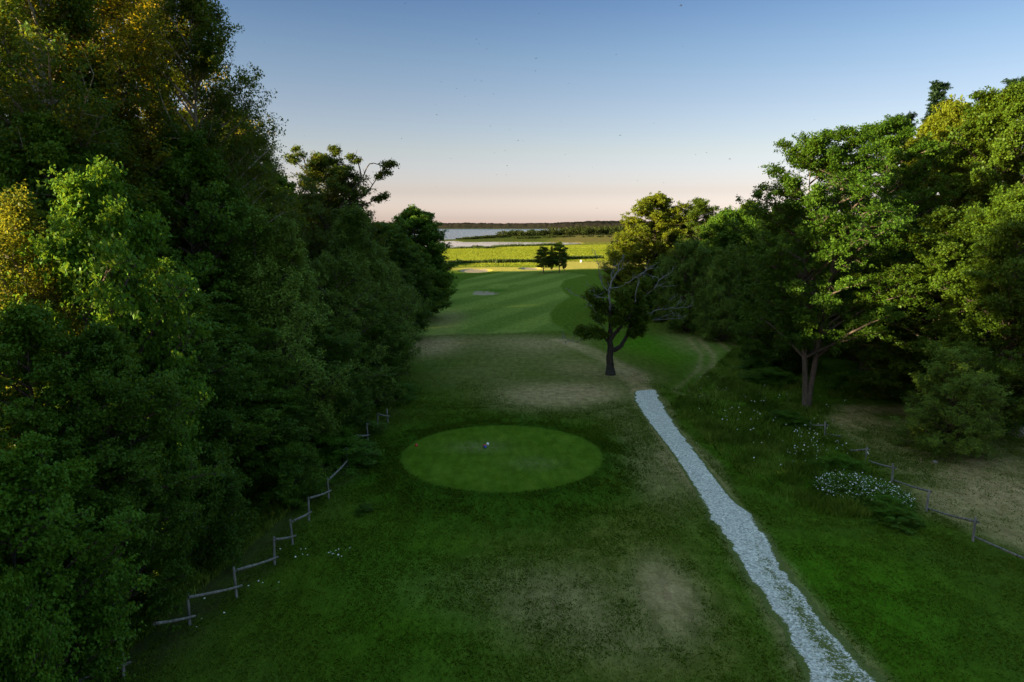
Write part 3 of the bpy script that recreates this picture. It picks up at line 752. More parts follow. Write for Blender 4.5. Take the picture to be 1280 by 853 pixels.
# grass where noise is larger than a threshold that falls towards the rim and with wear
th = N.math('SUBTRACT', N.math('ADD', .35, N.math('MULTIPLY', N.math('MINIMUM', N.math('MULTIPLY', edge_t, 2.9), 1.0), .43)), N.math('MULTIPLY', wear, .34))
gm = N.ramp(N.math('SUBTRACT', k, th), -.012, .02)
gr = N.mix(N.ramp(nb2, .35, .65), (.070, .105, .012), (.150, .165, .045))
col = N.mix(gm, gc, gr)
p = N.n('ShaderNodeBsdfPrincipled'); N.lk(col, p.inputs['Base Color']); p.inputs['Roughness'].default_value = .85; p.inputs['Specular IOR Level'].default_value = .2
N.lk(N.bump(N.math('ADD', v1.outputs['Distance'], nb2), .9, .03), p.inputs['Normal']); N.lk(p.outputs[0], out.inputs[0])
M['gravel'] = m
Lw = np.array([ground(*a) for a in PL]); Rw = np.array([ground(*a) for a in PRt])
tt = np.linspace(0, 1, len(PL)); tf = np.linspace(0, 1, 420)
def interp(W): return np.stack([np.interp(tf, tt, W[:, 0]), np.interp(tf, tt, W[:, 1])], 1)
# resample smoothly
def cat(W):
    S = smooth_line([(a, b, 0) for a, b in W], 46); return S[:, :2]
Ls = cat(Lw); Rs = cat(Rw); n = len(Ls)
rsn = np.random.RandomState(8)
jl = (fbm(Ls[:, 0]*3, Ls[:, 1]*3, 1.5)-.5)*.5; jr = (fbm(Rs[:, 0]*3+50, Rs[:, 1]*3, 1.5)-.5)*.5
dirv = (Rs-Ls)/np.linalg.norm(Rs-Ls, axis=1)[:, None]
Ls = Ls+dirv*jl[:, None]-dirv*.22; Rs = Rs+dirv*jr[:, None]+dirv*.22
k = 15; w = np.linspace(0, 1, k)
GP = Ls[:, None]*(1-w)[None, :, None]+Rs[:, None]*w[None, :, None]
gx = GP[..., 0].ravel(); gy = GP[..., 1].ravel()
crown_ = .035*(1-(2*w-1)**2)
gz = height(gx, gy)+.012+np.tile(crown_, n)
# keep the strip clear of the ground sheet between its vertices
idx = np.arange(n*k).reshape(n, k); F = np.stack([idx[:-1, :-1], idx[:-1, 1:], idx[1:, 1:], idx[1:, :-1]], -1).reshape(-1, 4)
edge = np.tile(np.abs(2*w-1), n)
yy = gy; wear = np.clip(1-sstep(19, 40, yy), 0, 1)
mid = np.exp(-((w-.60)/.26)**2); wear = (wear.reshape(n, k)*(.46+.36*mid[None, :])+.11).ravel()
wear = wear-.25*(1-sstep(38, 48, 60-yy))*0
g = link('path', np_mesh('path', np.stack([gx, gy, gz], 1), F[:, ::-1], m, True, {'edge': ('POINT', edge), 'wear': ('POINT', wear)})); tag(g, kind='structure')

# ------------------------------------------------------------------ grass and weeds (uncountable)
def blades(rs, x, y, h, w, lean=.35, tri=True):
    n = len(x); z = height(x, y)-.02
    a = rs.rand(n)*2*math.pi; d = np.stack([np.cos(a), np.sin(a), np.zeros(n)], 1)
    s = np.stack([-np.sin(a), np.cos(a), np.zeros(n)], 1)
    b = np.stack([x, y, z], 1); h = h[:, None]; w = w[:, None]
    tip = b+np.array([0, 0, 1])*h+d*h*lean*rs.rand(n, 1)*1.4
    midp = b+np.array([0, 0, .55])*h+d*h*lean*.25
    V = np.stack([b-s*w*.5, b+s*w*.5, midp+s*w*.42, tip, midp-s*w*.42], 1)
    return V.reshape(-1, 3), np.arange(5*n).reshape(n, 5)
def in_poly(rs, poly, n):
    P = np.array(poly); lo = P.min(0); hi = P.max(0); X = []; c = 0
    while c < n:
        q = lo+(hi-lo)*rs.rand(n*2, 2); k = sd_poly(q[:, 0], q[:, 1], poly) < 0
        X.append(q[k]); c += k.sum()
    return np.concatenate(X)[:n]
def patchy(rs, q, s, lo, hi): return q[rs.rand(len(q)) < sstep(lo, hi, fbm(q[:, 0], q[:, 1], s))]
M['meadow'] = leaf_mat('meadow_blade', (.085, .165, .012), (.27, .37, .06), (.20, .30, .03), .4, spec=.08)
M['lawn'] = leaf_mat('lawn_blade', (.070, .130, .005), (.145, .225, .016), (.08, .14, .01), .25, spec=.05)
M['straw'] = leaf_mat('straw_blade', (.10, .09, .03), (.22, .18, .08), (.2, .15, .05), .25, spec=.05)
M['reed'] = leaf_mat('reed_blade', (.12, .165, .010), (.22, .25, .018), (.28, .30, .02), .3)
M['reed_dark'] = leaf_mat('dark_reed_blade', (.020, .045, .010), (.05, .09, .02), (.08, .10, .02), .3)
rs = np.random.RandomState(19)
MEADOW = [ground(*p) for p in ((838, 508), (862, 488), (915, 440), (950, 425), (985, 465), (1020, 500), (1040, 540), (1085, 582), (1135, 628), (1120, 648), (1040, 645), (965, 622), (905, 575), (862, 530))]
q = in_poly(rs, MEADOW, 13000); q = np.concatenate([q, patchy(rs, in_poly(rs, MEADOW, 42000), 2.6, .42, .62)])
WEED = [ground(*p) for p in ((1035, 498), (1035, 480), (1100, 470), (1155, 476), (1150, 500))]
q = np.concatenate([q, in_poly(rs, WEED, 14000)])
LW = [(-14, 13), (-12.2, 17), (-10.9, 25), (-9.7, 33), (-9.0, 44), (-8.2, 52), (-11, 56), (-12, 44), (-12.5, 30), (-15.5, 18), (-16.5, 13)]
q = np.concatenate([q, patchy(rs, in_poly(rs, LW, 30000), 2.0, .35, .6)])
hgt = .12+.75*fbm(q[:, 0], q[:, 1], 1.3)**1.5*rs.uniform(.5, 1.4, len(q))+.35*(q[:, 0] > 26)*(q[:, 1] > 48)
V, F = blades(rs, q[:, 0], q[:, 1], hgt, rs.uniform(.018, .04, len(q)), .5)
tint = np.clip(fbm(q[:, 0]+40, q[:, 1], 1.2)*2.4-.9+rs.rand(len(q))*.5, 0, 1)
g = link('meadow_grass', np_mesh('meadow_grass', V, F, M['meadow'], False, {'tint': ('FACE', tint)}))
tag(g, 'long green meadow grass and weeds between the gravel path and the right fence and under the left fence', 'grass', kind='stuff')
# short lawn blades: the mown sward
LAWN = [(-13, 13), (-10.2, 24), (-9.2, 45), (-8.6, 62), (44, 62), (44, 30), (26, 20), (17, 13)]
q = in_poly(rs, LAWN, 760000)
r = np.hypot(q[:, 0]-TEE[0], q[:, 1]-TEE[1]); pdq = dist_line(q[:, 0], q[:, 1], CLN)
ok = (r > TEER+.05) & (pdq > .95); q = q[ok]; r = r[ok]
dens = .25+.9*sstep(.38, .62, fbm(q[:, 0], q[:, 1], 1.3)); ok = rs.rand(len(q)) < dens; q = q[ok]; r = r[ok]
hgt = .035+.05*rs.rand(len(q))+.09*np.exp(-((r-TEER-1.2)/1.6)**2)*rs.rand(len(q))
V, F = blades(rs, q[:, 0], q[:, 1], hgt+.02, rs.uniform(.012, .03, len(q)), 1.1)
def dryv(qx, qy):
    v = np.zeros(len(qx))
    for (px, py, rx, ry, a) in ((540, 432, 3.2, 6, .9), (690, 495, 4.0, 4.2, .8), (745, 490, 3, 3, .5), (690, 430, 4, 6, .5), (835, 740, 1.1, 2.6, .95), (820, 590, 1.6, 5, .45)):
        c = ground(px, py); v += a*np.exp(-(((qx-c[0])/rx)**2+((qy-c[1])/ry)**2)**1.2)
    return v
ok = rs.rand(len(q)) > dryv(q[:, 0], q[:, 1])*1.6+.8*(sd_poly(q[:, 0], q[:, 1], CLR) < 0)*sstep(.35, .6, fbm(q[:, 0]+9, q[:, 1]+4, 5))+sstep(44, 62, q[:, 1])
F = F[ok]; tint = np.clip(fbm(q[:, 0]+40, q[:, 1], 3)*.9-.1+rs.rand(len(q))*.4-.1, 0, 1)[ok]
V = V.reshape(-1, 5, 3)[ok].reshape(-1, 3); F = np.arange(len(V)).reshape(-1, 5)
g = link('lawn_grass', np_mesh('lawn_grass', V, F, M['lawn'], False, {'tint': ('FACE', tint)}))
tag(g, 'short mown green grass of the lawn round the tee and along the gravel path', 'grass', kind='stuff')
# marsh grass
MP = [(-45, 214), (-55, 440), (-40, 445), (20, 470), (100, 520), (170, 520), (80, 262), (14, 262), (14, 222), (0, 224)]
q = in_poly(rs, MP, 200000)
ok = height(q[:, 0], q[:, 1]) > WL+.1; q = q[ok]
V, F = blades(rs, q[:, 0], q[:, 1], rs.uniform(.22, .5, len(q)), rs.uniform(.05, .13, len(q)), .5)
tint = np.clip(fbm(q[:, 0]*.3, q[:, 1], 40)*.8+rs.rand(len(q))*.3, 0, 1)
g = link('marsh_grass', np_mesh('marsh_grass', V, F, M['reed'], False, {'tint': ('FACE', tint)}))
tag(g, 'yellow green sunlit marsh grass between the golf course and the lake', 'grass', kind='stuff')
# dark reed belts at the ditch and on the shore
pts = []
for A, B in zip(DITCH[:-1], DITCH[1:]):
    n = int(math.dist(A, B)*90); t = rs.rand(n, 1); pts.append(np.array(A)*(1-t)+np.array(B)*t+rs.normal(size=(n, 2))*np.array([.5, 1.2]))
SH = [GW(*p) for p in ((540, 311.8), (560, 312), (590, 311.4), (606, 311.8), (618, 309.7), (662, 308.6), (700, 306.6))]
for A, B in zip(SH[:-1], SH[1:]):
    n = int(math.dist(A, B)*26); t = rs.rand(n, 1); pts.append(np.array(A)*(1-t)+np.array(B)*t+rs.normal(size=(n, 2))*np.array([1.5, 2.5]))
q = np.concatenate(pts)
V, F = blades(rs, q[:, 0], q[:, 1], rs.uniform(.7, 1.7, len(q))*(.5+fbm(q[:, 0], q[:, 1], 12)), rs.uniform(.1, .3, len(q)), .4)
g = link('reeds', np_mesh('reeds', V, F, M['reed_dark'], False, {'tint': ('FACE', rs.rand(len(q)))}))
tag(g, 'dark belts of reeds along the ditch and the shore of the inlet', 'reeds', kind='stuff')

# white flowers
M['petal'] = plain_mat('white_petal', (.80, .82, .78), .7, .2, .08)
def discs(rs, C, s):
    n = len(C); Nn = np.array([0, -.25, 1])+rs.normal(size=(n, 3))*.35; Nn /= np.linalg.norm(Nn, axis=1)[:, None]
    U = np.cross(Nn, [1, 0, 0]); U /= np.linalg.norm(U, axis=1)[:, None]; W = np.cross(Nn, U)
    th = np.arange(6)/6*2*math.pi
    V = C[:, None]+s[:, None, None]*(U[:, None]*np.cos(th)[None, :, None]+W[:, None]*np.sin(th)[None, :, None])
    return V.reshape(-1, 3), np.arange(6*n).reshape(n, 6)
fl = []
for (px, py, rx, ry, n) in ((1010, 540, 1.0, 1.5, 26), (1030, 552, .8, 1.0, 18), (985, 563, 1.6, .8, 22), (1003, 545, 1.6, 1.2, 16), (905, 515, 1.2, 1.6, 16), (960, 500, 3, 2, 34), (1045, 560, .8, .9, 12), (1000, 565, 1.5, 1, 14),
                            (1090, 480, 2.4, 1.6, 40), (1120, 495, 1.4, .6, 16), (880, 470, 1.2, 3, 14), (920, 430, 1.5, 4, 20), (975, 520, 2, 2, 18),
                            (418, 682, .25, .2, 12), (372, 680, .3, .4, 6), (330, 722, .3, .4, 6), (260, 760, .4, .5, 4)):
    c = ground(px, py, .5); q = np.array(c)+rs.normal(size=(n, 2))*np.array([rx, ry])
    fl.append(np.column_stack([q, height(q[:, 0], q[:, 1])+rs.uniform(.35, .75, n)*(1 if px > 500 else .45)]))
C = np.concatenate(fl)
V, F = discs(rs, C, rs.uniform(.016, .042, len(C)))
g = link('wildflowers', np_mesh('wildflowers', V, F, M['petal'])); tag(g, 'small white wildflower heads scattered in the long grass', 'flowers', kind='stuff')
# the flowering bush
cx, cy = ground(1078, 622)
fb = empty('flowering_bush', (cx, cy, hz(cx, cy))); tag(fb, 'low bush covered in white blossom beside the right fence', 'bush')
C = []
for k in range(900):
    a = rs.rand()*2*math.pi; rr = rs.rand()**.5; C.append((rr*1.7*math.cos(a)+.25*0, rr*2.1*math.sin(a), (.95*math.sqrt(max(0, 1-rr*rr*.9)))*rs.uniform(.3, 1.02)))
C = np.array(C); C[:, 0] += -C[:, 1]*.35
CL = np.repeat(C, 9, 0)+rs.normal(size=(8100, 3))*.12
s = .11*rs.uniform(.6, 1.3, len(CL))
V, F = leaves_geo(rs, CL, np.array([0, 0, .8])+rs.normal(size=(len(CL), 3))*.6, s, s*.6)
link('foliage', np_mesh('foliage', V, F, M['linden'], False, {'tint': ('FACE', rs.rand(len(CL)))}), fb)
top = C[(C[:, 2] > .5*(1-(C[:, 0]/1.9)**2)) & (rs.rand(len(C)) > .35)]
CF = np.repeat(top, 2, 0)+rs.normal(size=(len(top)*2, 3))*.09+np.array([0, -.05, .1])
V, F = discs(rs, CF, rs.uniform(.012, .036, len(CF)))
link('blossom', np_mesh('blossom', V, F, M['petal']), fb)

# plants standing out along the edge
GW_ = 'weeds and low bushes at the lawn edges'
def shrub(px, py, H, R, proto, label, name='low_bush'):
    x, y = ground(px, py); return plant(proto, x, y, H, R, name, label, GW_, 'bush')
shrub(1110, 645, .9, .9, 'shrub_b', 'low leafy bush at the lower right end of the white blossoming bush')
shrub(1130, 655, .7, .8, 'shrub_a', 'low bush hugging the right fence between its two nearest posts')
shrub(1050, 590, .9, 1.0, 'shrub_b', 'low bush just above the white blossom by the right fence')
shrub(985, 530, .8, 1.2, 'shrub_b', 'low bush in the long grass left of the twin trunked alder')
shrub(945, 440, 1.3, 1.6, 'shrub_b', 'pale green low bush at the far left end of the long grass')
shrub(948, 462, 1.2, 1.6, 'shrub_b', 'pale green low bush in the long grass under the dense green tree')
shrub(962, 482, 1.3, 1.8, 'shrub_b', 'low bush in the long grass right under the dense green tree')
shrub(1080, 492, 1.6, 2.4, 'shrub_b', 'bright weeds behind the clearing right of the twin trunks')
shrub(1125, 494, 1.5, 2.2, 'shrub_a', 'dark weeds behind the clearing further right of the twin trunks')
shrub(455, 640, .35, .4, 'shrub_a', 'dark weed tuft left below the tee', 'weed')

# ------------------------------------------------------------------ fences
def log(TT, A, B, r0, r1, sag=.03):
    A = Vector(A); B = Vector(B); P = []
    for i in range(7):
        t = i/6; p = A.lerp(B, t); p.z -= sag*math.sin(t*math.pi); p.x += .012*math.sin(t*9+A.x); P.append(tuple(p))
    TT.tube(P, np.linspace(r0, r1, 7)*(1+.08*np.sin(np.arange(7)*2.1+A.y)), 8)
def fence(name, label, posts, rails, ext):
    """posts: base pixels + height; rails: (from post i HIGH, to post j LOW)"""
    B = [(*ground(px, py), h) for px, py, h in posts]
    o0 = Vector((B[0][0], B[0][1], hz(B[0][0], B[0][1])))
    e = empty(name, o0); tag(e, label, 'fence')
    for k, (x, y, h) in enumerate(B):
        T = Tubes(); z = hz(x, y); ln = .05*math.sin(k*2.7)
        T.tube([Vector((x, y, z-.2))-o0, Vector((x+ln*.5, y, z+h*.5))-o0, Vector((x+ln, y, z+h))-o0], [.052, .048, .042], 8)
        link('post', T.mesh('post', M['fence_wood']), e)
    for (i, j, hi, lo) in rails:
        if isinstance(i, tuple): a = (*ground(*i), 1.0)
        else: a = B[i]
        if isinstance(j, tuple): b = (*ground(*j), 1.0)
        else: b = B[j]
        A = Vector((a[0]+.09, a[1], hz(a[0], a[1])+hi)); C = Vector((b[0]+.09, b[1], hz(b[0], b[1])+lo))
        d = (C-A).normalized()
        T = Tubes(); log(T, A-d*.08-o0, C+d*.15-o0, .055, .042)
        link('rail', T.mesh('rail', M['fence_wood']), e)
    return e
fence('left_fence', 'weathered pole fence of slanting rails along the foot of the left wood',
      [(155, 845, 1.05), (237, 781, 1.15), (296, 747, 1.15), (343, 706, 1.15), (366, 681, 1.1), (386, 651, 1.1), (411, 624, 1.05), (434, 585, 1.1), (447, 568, 1.1), (460, 553, 1.1), (472, 540, 1.1), (485, 530, .95)],
      [((90, 895), 0, 1.0, .40), (((155+40), 812), 1, .9, .30), (1, 2, 1.0, .42), (2, 3, 1.05, .30), (3, 4, 1.05, .38), (4, 5, 1.05, .4), (5, 6, 1.05, .4), (6, 7, 1.0, .45), (7, 8, .95, .3), (8, 9, 1.05, .35), (9, 10, 1.05, .4), (10, 11, 1.05, .45)], 0)
fence('right_fence', 'weathered pole fence of slanting rails beside the dry clearing on the right',
      [(1216, 676, 1.05), (1158, 638, 1.05), (1115, 603, 1.05), (1081, 579, .95), (1031, 546, 1.0), (1012, 537, .5)],
      [((1330, 745), 0, .75, .18), (0, 1, .85, .12), (1, 2, .95, .15), (2, 3, .8, .2), (3, (1061, 571), .85, .4), (4, 5, .75, .3), ((1047, 552), 4, .35, .2)], 0)

# ------------------------------------------------------------------ tee markers, ball, sign
M['red'] = plain_mat('red_paint', (.55, .03, .03), .35, .5, .1)
M['blue'] = plain_mat('blue_paint', (.03, .08, .45), .35, .5, .1)
M['white'] = plain_mat('white_paint', (.8, .8, .8), .4, .5, .05)
M['stone'] = plain_mat('stone', (.22, .21, .20), .9, .2, .3)
def ball_mesh(name, r, mat, sz=1., seg=14):
    import bmesh
    bm = bmesh.new(); bmesh.ops.create_uvsphere(bm, u_segments=seg, v_segments=10, radius=r)
    for v in bm.verts:
        if v.co.z < -r*.55: v.co.z = -r*.55
        v.co.z = (v.co.z+r*.55)*sz
    me = bpy.data.meshes.new(name); bm.to_mesh(me); bm.free(); me.materials.append(mat)
    for p in me.polygons: p.use_smooth = True
    return me
def spike(): T = Tubes(); T.tube([(0, 0, -.1), (0, 0, .02)], [.012, .015], 6); return T.mesh('spike', M['stone'])
GT = 'tee markers on the round tee'
for (px, py, mt, r, lab) in ((606.5, 560, 'blue', .09, 'blue tee marker left of the white one on the round tee'), (609.5, 556.5, 'white', .10, 'white tee marker behind the blue and red ones on the round tee'),
                          (605.5, 558.0, 'red', .08, 'red tee marker touching the blue and white ones on the round tee'), (520.5, 558.5, 'red', .09, 'lone red tee marker at the left rim of the round tee')):
    x, y = ground(px, py, .36 if px > 530 else .33); e = empty('tee_marker', (x, y, hz(x, y))); tag(e, lab, 'tee marker', GT)
    link('ball', ball_mesh('ball', r, M[mt]), e); link('spike', spike(), e)
x, y = ground(1169, 578); e = link('stone', ball_mesh('stone', .13, M['stone'], .7)); e.location = (x, y, hz(x, y)); tag(e, 'small pale stone on the dry grass at the foot of the small full tree', 'stone')
# a grey boat-like stone at the right edge
x, y = ground(1278, 545)
e = link('boulder', ball_mesh('boulder', .6, M['stone'], .7)); e.location = (x, y, hz(x, y)); e.scale = (1.4, .8, 1); tag(e, 'grey boulder under the dark bush at the right edge', 'boulder')
# white board on two legs beyond the shadow
def box_tubes(name, boxes, mat):
    V = []; F = []
    for (cx, cy, cz, sx, sy, sz) in boxes:
        b = len(V)
        V += [(cx+sx*i/2, cy+sy*j/2, cz+sz*k/2) for i in (-1, 1) for j in (-1, 1) for k in (-1, 1)]
        F += [(b, b+1, b+3, b+2), (b+4, b+6, b+7, b+5), (b, b+4, b+5, b+1), (b+2, b+3, b+7, b+6), (b, b+2, b+6, b+4), (b+1, b+5, b+7, b+3)]
    return np_mesh(name, V, F, mat)
x, y = ground(726.5, 329.5); e = empty('board', (x, y, hz(x, y))); tag(e, 'small white board on legs in the far patch of sun', 'sign')
link('panel', box_tubes('panel', [(0, 0, .9, .75, .05, .8)], M['white']), e)
for s in (-1, 1): link('leg', box_tubes('leg', [(s*.32, .06, .55, .07, .06, 1.1)], M['fence_wood']), e)

# ------------------------------------------------------------------ birds
M['bird'] = plain_mat('bird_feathers', (.04, .04, .05), .8, .1, .2)
def bird_mesh():
    V = []; F = []
    # body: tapered 6-gon rings
    xs_ = [-.11, -.07, 0, .06, .10, .125]; rr = [.004, .014, .022, .02, .016, .003]
    for a, r in zip(xs_, rr):
        for k in range(6): V.append((r*math.cos(k*math.pi/3), a, r*.9*math.sin(k*math.pi/3)))
    for i in range(5):
        for k in range(6): F.append((i*6+k, i*6+(k+1) % 6, i*6+6+(k+1) % 6, i*6+6+k))
    V = np.array(V); body = np_mesh('body', V, np.array(F), M['bird'])
    def wing(s):
        top = [(0.015*s, .05, .01), (.09*s, .045, .04), (.19*s, -.03, .035), (.10*s, 0, .038), (.015*s, -.03, .01)]
        V = [*top]+[(a, b, c-.006) for a, b, c in top]
        F = [(0, 1, 3, 4), (1, 2, 3, 3)]
        F = [(0, 1, 3, 4), (5, 9, 8, 6), (0, 5, 6, 1), (1, 6, 7, 2), (2, 7, 8, 3), (3, 8, 9, 4), (4, 9, 5, 0)]
        me = bpy.data.meshes.new('wing'); me.from_pydata(V, [], F+[(1, 2, 3), (6, 8, 7)]); me.materials.append(M['bird']); return me
    tailV = [(-.012, -.09, .002), (.012, -.09, .002), (.03, -.17, .004), (0, -.13, .003), (-.03, -.17, .004)]
    tm = bpy.data.meshes.new('tail'); tm.from_pydata(tailV+[(a, b, c-.004) for a, b, c in tailV], [], [(0, 1, 2, 3, 4), (9, 8, 7, 6, 5), (0, 5, 6, 1), (1, 6, 7, 2), (2, 7, 8, 3), (3, 8, 9, 4), (4, 9, 5, 0)]); tm.materials.append(M['bird'])
    return body, wing(1), wing(-1), tm
BM = bird_mesh()
zp = [(20, 14, 1.2), (1070, 22, 2), (530, 53, 1), (290, 150, 1), (302, 167, .8), (332, 187, 1), (518, 223, 1.8), (515, 271, 1.2), (824, 209, 1.2), (1078, 177, .8), (155, 313, 1), (216, 338, 1), (286, 306, .9),
      (309, 310, 1.1), (247, 368, .9), (356, 359, .9), (136, 399, .8), (300, 400, .8), (140, 438, 1.2), (344, 481, 1), (418, 493, .8), (450, 536, 1.2), (468, 540, .8), (400, 574, .8), (360, 583, .8), (194, 605, 1), (408, 632, 1),
      (404, 667, .8), (368, 667, .8), (613, 465, 1), (643, 318, .9), (966, 470, 1), (838, 517, 1.5), (630, 589, .9), (735, 640, .8), (643, 672, .8), (905, 690, .8), (1004, 696, .9), (1126, 590, 1), (1168, 582, .9), (750, 794, .9), (140, 712, .8),
      (254, 773, .8), (81, 776, .8), (6, 528, .8)]
rs = np.random.RandomState(4)
for k, (X_, Y_, s) in enumerate(zp):
    d = rs.uniform(70, 120); p = aloft(500+X_/3.0475, Y_/3.0475, d)
    e = empty('bird', p, rs.rand()*6.28); e.rotation_euler[1] = rs.uniform(-.5, .5); e.scale = (s*d/120,)*3
    tag(e, 'tiny dark bird flying far off in the open evening sky', 'bird', 'tiny birds scattered over the sky')
    link('body', BM[0], e); link('wing', BM[1], e); link('wing', BM[2], e); link('tail', BM[3], e)
for (px, py, s) in ((912, 199, 1.9), (330, 53, .9), (381, 170, .9), (1018, 150, .9)):
    d = 100; p = aloft(px, py, d); e = empty('bird', p, rs.rand()*6.28); e.scale = (s*.8,)*3
    tag(e, 'tiny dark bird flying far off in the open evening sky', 'bird', 'tiny birds scattered over the sky')
    link('body', BM[0], e); link('wing', BM[1], e); link('wing', BM[2], e); link('tail', BM[3], e)

# ------------------------------------------------------------------ water
def water(name, calm):
    m, nt, out = mat_new(name+'_water'); N = NT(nt)
    p = N.n('ShaderNodeBsdfPrincipled'); p.inputs['Base Color'].default_value = (.02, .035, .05, 1) if calm else (.04, .09, .15, 1)
    p.inputs['Roughness'].default_value = .04 if calm else .12; p.inputs['IOR'].default_value = 1.33
    f = N.noise(.6 if not calm else .3, 4, .6, N.pos((.35, 1, 1)))
    N.lk(N.bump(f, 1.0 if not calm else .03, 2.2 if not calm else 1.0), p.inputs['Normal']); N.lk(p.outputs[0], out.inputs[0]); return m
def sheet(name, poly, mat, zz):
    me = bpy.data.meshes.new(name); me.from_pydata([(a, b, zz) for a, b in poly], [], [tuple(range(len(poly)))]); me.materials.append(mat)
    o = link(name, me); tag(o, kind='structure'); return o
sheet('lake', [(-5000, 668), (-60, 668), (40, 676), (700, 700), (700, 3800), (-5000, 3800)], water('lake', False), WL)
sheet('inlet', [(-700, 400), (700, 400), (700, 696), (40, 672), (-60, 664), (-700, 664)], water('inlet', True), WL+.004)

# ------------------------------------------------------------------ far woods
M['farwood'] = leaf_mat('far_wood_leaf', (.012, .022, .006), (.034, .044, .010), (.05, .05, .01), .15, .9, .05)
def woods(name, label, spots, q=1.6, per=70):
    rs = np.random.RandomState(len(spots)); Cs = []; Ss = []; ti = []
    for (x, y, h, r) in spots:
        n = per; d = rs.normal(size=(n, 3)); d /= np.linalg.norm(d, axis=1)[:, None]; d *= rs.rand(n, 1)**.35
        z0 = max(hz(x, y), WL)
        Cs.append(np.array([x, y, z0+h*.52])+d*np.array([r, r, h*.5])); Ss.append(np.full(n, q*r/4)); ti.append(np.clip(rs.rand()+rs.normal(size=n)*.2, 0, 1))
    C = np.concatenate(Cs); s = np.concatenate(Ss)*rs.uniform(.6, 1.3, len(C))
    V, F = leaves_geo(rs, C, np.array([0, 0, .5])+rs.normal(size=(len(C), 3))*.8, s, s*.8)
    g = link(name, np_mesh(name, V, F, M['farwood'], False, {'tint': ('FACE', np.concatenate(ti))})); tag(g, label, 'wood', kind='stuff')
rs = np.random.RandomState(12)
sp = []
def along(pts, n, hgt, r, spread):
    P = np.array(pts); seg = np.linalg.norm(np.diff(P, axis=0), axis=1); cum = np.append(0, np.cumsum(seg))
    for k in range(n):
        t = rs.rand()*cum[-1]; x = np.interp(t, cum, P[:, 0]); y = np.interp(t, cum, P[:, 1])
        hh = np.interp(t/cum[-1], np.linspace(0, 1, len(hgt)), hgt)
        sp.append((x+rs.normal()*spread*.4, y+rs.normal()*spread, hh*rs.uniform(.75, 1.2), r*rs.uniform(.7, 1.3)))
along([GW(632, 295.8), GW(660, 295.3), GW(700, 294.8)], 110, [6, 8, 7.5], 4.0, 22)
along([GW(575, 300), GW(600, 298.6), GW(632, 297)], 90, [1.3, 2.6, 3.5], 2.6, 8)
along([GW(592, 311), GW(606, 311)], 12, [2.2, 1.2], 1.6, 1.5)
along([GW(700, 294.4), GW(740, 294), GW(800, 293.5), GW(900, 293)], 380, [11, 13, 15, 15], 4.6, 30)
along([GW(640, 299.5), GW(700, 297.5), GW(760, 297)], 60, [1.6, 2.0, 1.8], 2.6, 14)
woods('peninsula_wood', 'low dark wood and scrub on the peninsula across the inlet', sp)
# far shore
nxx = 1500; nyy = 9
X, Y = np.meshgrid(np.linspace(-2600, 2600, nxx), 3630+np.linspace(0, 1, nyy)**1.3*420)
H = 15+9*fbm(X.ravel(), Y.ravel(), 260, 3)+6*vnoise(X.ravel(), Y.ravel(), 22)+4*vnoise(X.ravel()+9, Y.ravel(), 9)
H = H.reshape(nyy, nxx); H += np.linspace(0, 6, nyy)[:, None]+14*sstep(200, 520, X)*np.linspace(.2, 1, nyy)[:, None]
H[0] = .0; H[-1] = 0
idx = np.arange(nxx*nyy).reshape(nyy, nxx); F = np.stack([idx[:-1, :-1], idx[:-1, 1:], idx[1:, 1:], idx[1:, :-1]], -1).reshape(-1, 4)
m, nt, out = mat_new('far_forest'); N = NT(nt)
f = N.noise(.05, 6, .7, N.pos((1, .3, 1)))
p = N.n('ShaderNodeBsdfPrincipled'); N.lk(N.mix(N.ramp(f, .35, .65), (.012, .013, .012), (.026, .024, .017)), p.inputs['Base Color']); p.inputs['Roughness'].default_value = 1; p.inputs['Specular IOR Level'].default_value = 0
N.lk(p.outputs[0], out.inputs[0])
Y = Y.copy(); Y[0] = Y[1]-2
g = link('far_shore_wood', np_mesh('far_shore_wood', np.stack([X.ravel(), Y.ravel(), H.ravel()+WL], 1), F, m)); tag(g, 'long dark band of forest on the far shore of the lake', 'wood', kind='stuff')

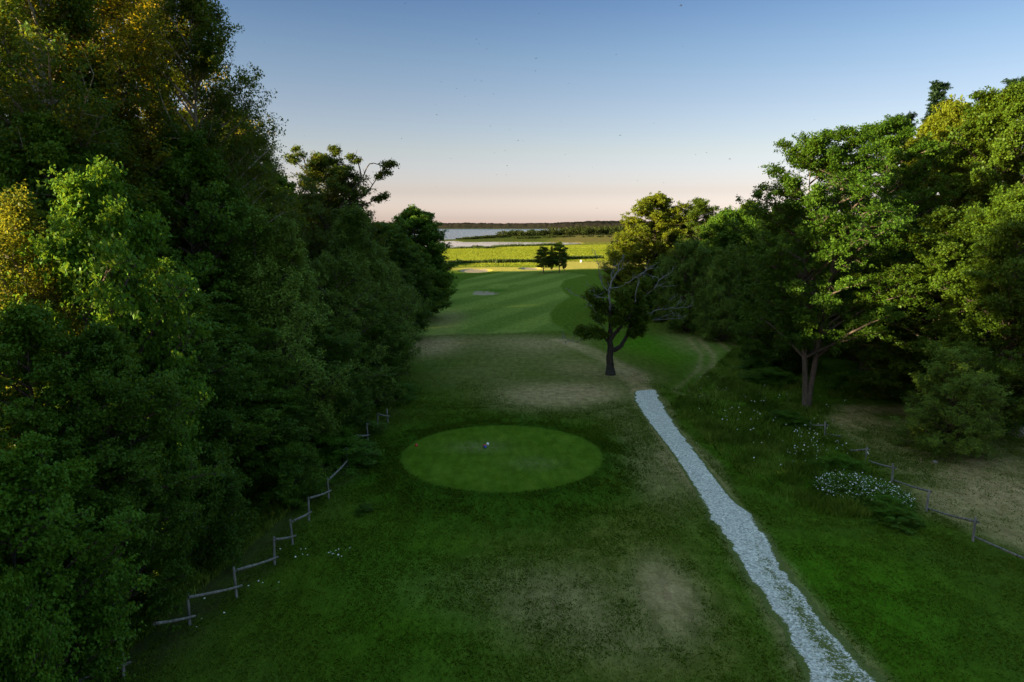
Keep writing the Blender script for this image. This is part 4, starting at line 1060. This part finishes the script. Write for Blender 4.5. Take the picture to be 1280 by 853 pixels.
# ------------------------------------------------------------------ sky, sun, camera
w = bpy.data.worlds.new('World'); scene.world = w; w.use_nodes = True
nt = w.node_tree; nt.nodes.clear(); N = NT(nt)
out = N.n('ShaderNodeOutputWorld'); bg = N.n('ShaderNodeBackground'); sky = N.n('ShaderNodeTexSky')
sky.sky_type = 'NISHITA'; sky.sun_disc = False; sky.sun_elevation = R_(SUN_EL)
sky.sun_rotation = R_(90-SUN_AZ)          # nishita: rotation 0 = +Y, clockwise
sky.air_density = 1.0; sky.dust_density = 1.2; sky.ozone_density = 2.5; sky.altitude = 0
# pink evening band low down; unseen upper sky boosted and warmed to light the ground
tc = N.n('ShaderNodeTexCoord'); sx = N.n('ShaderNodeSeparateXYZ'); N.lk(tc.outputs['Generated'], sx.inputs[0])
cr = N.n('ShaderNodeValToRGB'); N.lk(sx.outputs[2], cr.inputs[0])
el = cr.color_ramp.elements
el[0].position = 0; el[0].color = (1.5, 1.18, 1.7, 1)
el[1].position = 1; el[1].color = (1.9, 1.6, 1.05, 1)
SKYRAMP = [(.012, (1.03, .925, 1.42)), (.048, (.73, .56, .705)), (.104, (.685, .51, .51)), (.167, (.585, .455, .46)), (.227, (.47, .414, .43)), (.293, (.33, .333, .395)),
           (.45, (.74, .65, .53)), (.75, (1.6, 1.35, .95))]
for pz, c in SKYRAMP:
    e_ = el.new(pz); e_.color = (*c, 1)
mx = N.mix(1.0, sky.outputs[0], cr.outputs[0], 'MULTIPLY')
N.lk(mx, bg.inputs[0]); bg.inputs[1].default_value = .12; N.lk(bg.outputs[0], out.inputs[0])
sl = bpy.data.lights.new('sun', 'SUN'); sl.energy = 5.0; sl.angle = R_(.5); sl.color = (1.0, .80, .48)
so = bpy.data.objects.new('sun', sl); COL.objects.link(so)
dv = Vector((math.cos(R_(SUN_AZ))*math.cos(R_(SUN_EL)), math.sin(R_(SUN_AZ))*math.cos(R_(SUN_EL)), math.sin(R_(SUN_EL))))
so.rotation_euler = dv.to_track_quat('Z', 'Y').to_euler()
cam = bpy.data.cameras.new('camera'); cam.sensor_width = 36; cam.lens = 36*FPX/1280; cam.clip_end = 20000; cam.clip_start = .5
co = bpy.data.objects.new('camera', cam); COL.objects.link(co); co.location = (0, 0, CAMH)
co.rotation_euler = (R_(90)-PITCH, 0, 0); scene.camera = co
scene.view_settings.view_transform = 'Standard'; scene.view_settings.look = 'None'; scene.view_settings.gamma = 1
scene.view_settings.exposure = 2.1
scene.cycles.max_bounces = 6; scene.cycles.transparent_max_bounces = 4; scene.cycles.diffuse_bounces = 3
